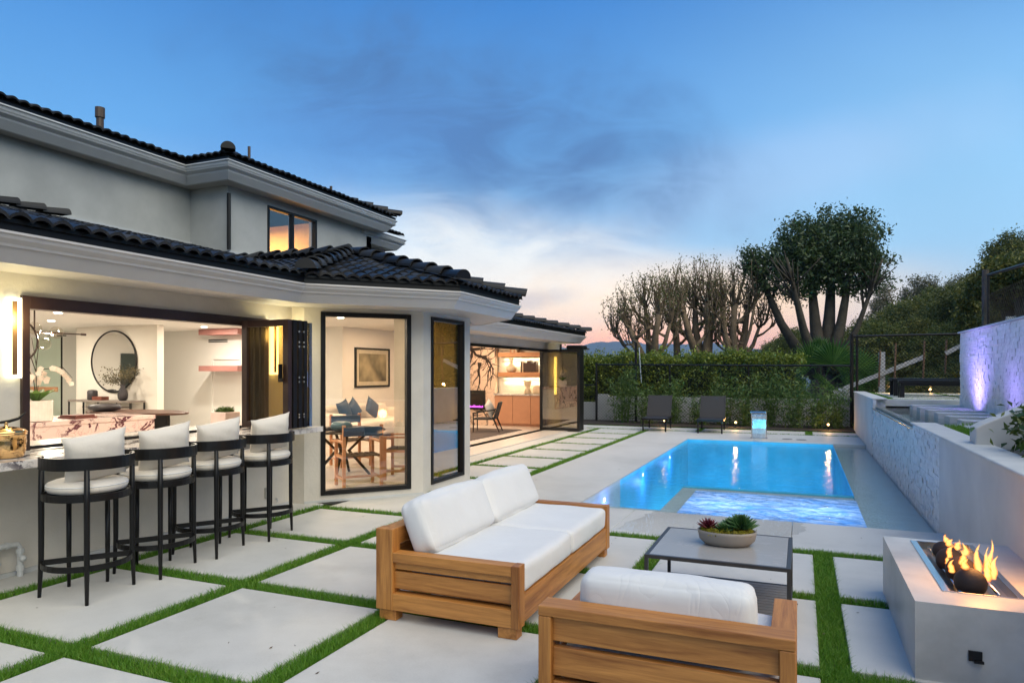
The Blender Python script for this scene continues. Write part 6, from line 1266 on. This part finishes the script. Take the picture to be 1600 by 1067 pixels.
# hillside trees: four kinds built once, then copied
def hill_tree(name, lab, R_, H_, mat, seed, pale=False):
    t = thing(name, lab, 'tree', (0, 0, 0), 0, 'trees and bushes on the hillside', keep_world=False); r_ = np.random.default_rng(seed); m = MB(); rr = random.Random(seed)
    cs = []
    for k in range(9 if not pale else 13):
        a = rr.uniform(0, 6.28); q = rr.uniform(.1, .75) * R_; hz = H_ * rr.uniform(.45, .85); cs.append((q * math.cos(a), q * math.sin(a), hz, R_ * rr.uniform(.28, .5) * (.6 if pale else 1))); m.tube([(0, 0, -.6), (q * .3 * math.cos(a), q * .3 * math.sin(a), hz * .5), (q * math.cos(a), q * math.sin(a), hz)], [.16, .10, .03], 6)
    m.build('trunk', bark if pale else bark_d, t); C = []
    for (x, y, z, q) in cs:
        k = int((60 if not pale else 34) * (q / R_ * 2.2) ** 2) + 12; P = r_.normal(0, 1, (k, 3)); P /= np.linalg.norm(P, axis=1)[:, None]; P *= q * r_.uniform(.55, 1.05, (k, 1)); P[:, 2] *= .75; C.append(P + np.array((x, y, z)))
    C = np.concatenate(C)
    fast('crown', leaves(C, 30 if not pale else 22, R_ * .075, .15 if not pale else .14, .5), 4, mat, t)
    index(t); return t
K1 = hill_tree('hill_tree', 'a', 2.6, 4.2, leaf_hill, 31); K2 = hill_tree('hill_tree', 'b', 2.2, 3.2, leafm('hill_leaf_light', (.045, .075, .012), (.11, .14, .022), (.23, .21, .04), .3, .6), 32); K3 = hill_tree('pale_hill_tree', 'c', 2.4, 5.2, leaf_pale, 33, True); K4 = hill_tree('hill_bush', 'd', 1.5, 1.7, leaf_hill, 34)
spots = [(1232, 545, 60, K1, .9), (1205, 552, 70, K2, .9), (1258, 540, 52, K2, .9), (1345, 528, 62, K1, 1.15), (1385, 505, 56, K2, 1.1), (1325, 545, 46, K1, .9), (1420, 505, 52, K1, 1.2), (1455, 490, 54, K2, 1.2), (1490, 485, 46, K1, 1.1), (1440, 535, 40, K1, .95), (1395, 540, 40, K2, .9), (1352, 560, 36, K4, 1.2), (1480, 535, 36, K2, .8), (1525, 475, 40, K1, 1.0), (1560, 455, 40, K2, 1.0), (1590, 440, 34, K1, .95), (1548, 505, 30, K4, 1.1), (1590, 485, 26, K2, .7), (1405, 470, 66, K3, 1.15), (1440, 463, 64, K3, 1.15), (1476, 462, 62, K3, 1.1), (1378, 486, 66, K3, .8), (1505, 465, 60, K3, .9), (1600, 400, 40, K1, 1.0), (1578, 420, 44, K2, .7), (1635, 470, 22, K1, .8), (1430, 575, 29.5, K4, .75), (1500, 565, 27.5, K4, .8), (1362, 592, 27.5, K4, .6), (1470, 580, 27, K4, .55), (1395, 590, 26.5, K4, .5), (1540, 480, 24, K4, .9), (1578, 462, 20, K4, .7), (1600, 440, 19, K4, .8), (1320, 575, 31, K4, 1.0)]
desc = {'hill_tree': 'dense green hillside tree', 'pale_hill_tree': 'sparse pale-leaved tree on the skyline', 'hill_bush': 'low dark bush on the slope'}
order = sorted(range(len(spots)), key=lambda i: (spots[i][3].name, spots[i][0])); cnt = {}; tot = {}
used = set(); ordn = ['leftmost', 'second', 'third', 'fourth', 'fifth', 'sixth', 'seventh', 'eighth', 'ninth', 'tenth', 'eleventh', 'twelfth', 'thirteenth', 'fourteenth', 'fifteenth', 'sixteenth', 'seventeenth', 'eighteenth', 'nineteenth', 'twentieth', 'twenty-first', 'twenty-second']
for i in order:
    u, v, d, K, s = spots[i]; kind = K.name.split('.')[0]; cnt[kind] = cnt.get(kind, 0) + 1
    o = K if K.name not in used else dup(K); used.add(K.name)
    p = at(u, v, d); hh = {K1.name: 4.2, K2.name: 3.2, K3.name: 5.2, K4.name: 1.7}[K.name] * s * .62
    o.location = (p.x, p.y, p.z - hh); o.scale = (s,) * 3; o.rotation_euler = (0, 0, i * 1.7)
    o['label'] = desc[kind] + ', ' + ordn[cnt[kind] - 1] + (' of its kind' if cnt[kind] == 1 else ' of its kind from the left')
# far mountains and the little tower beyond the hedge
mt = pm('mountain_scrub', (.045, .055, .04), .95, var=.4, scale=.004)
m = MB(); N_ = 160; vs = []
for row, (dd, hs) in enumerate(((2300, 0), (2700, .55), (3200, 1), (3900, .5))):
    for k in range(N_ + 1):
        u = 500 + 1500 * k / N_; hh = (150 + 16 * math.sin(u * .013 + 1) + 9 * math.sin(u * .041) + 4 * math.sin(u * .11) + 2.5 * math.sin(u * .31) + max(0, u - 1080) * .055) * hs - 30
        p = at(u, 580, dd); vs.append((p.x, p.y, hh + (8 * math.sin(u * .05 + row * 2) if 0 < hs < 1 else 0)))
m.add(vs, [(j * (N_ + 1) + i, j * (N_ + 1) + i + 1, (j + 1) * (N_ + 1) + i + 1, (j + 1) * (N_ + 1) + i) for j in range(3) for i in range(N_)]); struct(m.build('mountains', mt, smooth=True))
t = thing('lantern_tower', 'small pale round tower with a glazed lantern and cap beyond the hedge', 'tower', at(914, 600, 45)); b = at(914, 580, 45)
m = MB(); m.lathe([(.28, -3), (.28, .95), (.33, .98), (.33, 1.05), (.2, 1.06)], tuple(b - Vector((0, 0, 0))), 16); m.build('shaft', wallw, t); m = MB(); m.lathe([(.22, 1.06), (.22, 1.40), (.2, 1.4)], tuple(b), 12); m.build('lantern', window_glass, t); m = MB(); m.lathe([(.30, 1.40), (.30, 1.46), (.12, 1.54), (.001, 1.55)], tuple(b), 16); m.build('cap', bark_d, t)

# slope cover and haze
n = 5200; gx = rng.uniform(1.7, 11, n); gy = rng.uniform(22.95, 33, n); C = np.stack([gx, gy, np.array([hill_h(a, b) for a, b in zip(gx, gy)]) + .06], 1)
tag(fast('ground_cover', leaves(C, 12, .11, .10, .5, up=.6, flat=.5), 4, leaf_hill), 'low leafy ground cover spreading over the slope behind the terrace', 'ground cover', kind='stuff')
hz = MB(); hz.box(-4200, 3200, -60, 4600, -64, 175)
hm = bpy.data.materials.new('haze'); hm.use_nodes = True; N = NT(hm.node_tree); N.n.clear(); pv = N.new('ShaderNodeVolumePrincipled'); pv.inputs['Color'].default_value = (.50, .70, 1, 1); pv.inputs['Density'].default_value = .00020; pv.inputs['Anisotropy'].default_value = .1
o = N.new('ShaderNodeOutputMaterial'); N.l.new(pv.outputs[0], o.inputs[1])
tag(hz.build('haze', hm), None, None, kind='stuff')

# leaf litter on the slabs
V = []; random.seed(77)
for _ in range(150):
    x = random.uniform(-5.3, 1.3); y = random.uniform(2.2, 12)
    if -2.75 < x < .7 and y > 8.3: continue
    if (-2.7 < x < -1.6 and 3.9 < y < 6.3) or (.5 < x and 4.3 < y < 6): continue
    a = random.uniform(0, 6.28); L = random.uniform(.006, .016); d = Vector((math.cos(a), math.sin(a), random.uniform(-.1, .3))) * L; e = Vector((-math.sin(a), math.cos(a), .2)) * L * .4; p = Vector((x, y, .0045))
    V += [p - d, p + e, p + d + Vector((0, 0, .003)), p - e]
tag(fast('leaf_litter', V, 4, pm('dry_leaf', (.09, .06, .035), .8, var=.4)), 'scattered tiny dry leaves on the pale paving', 'leaf litter', kind='stuff')
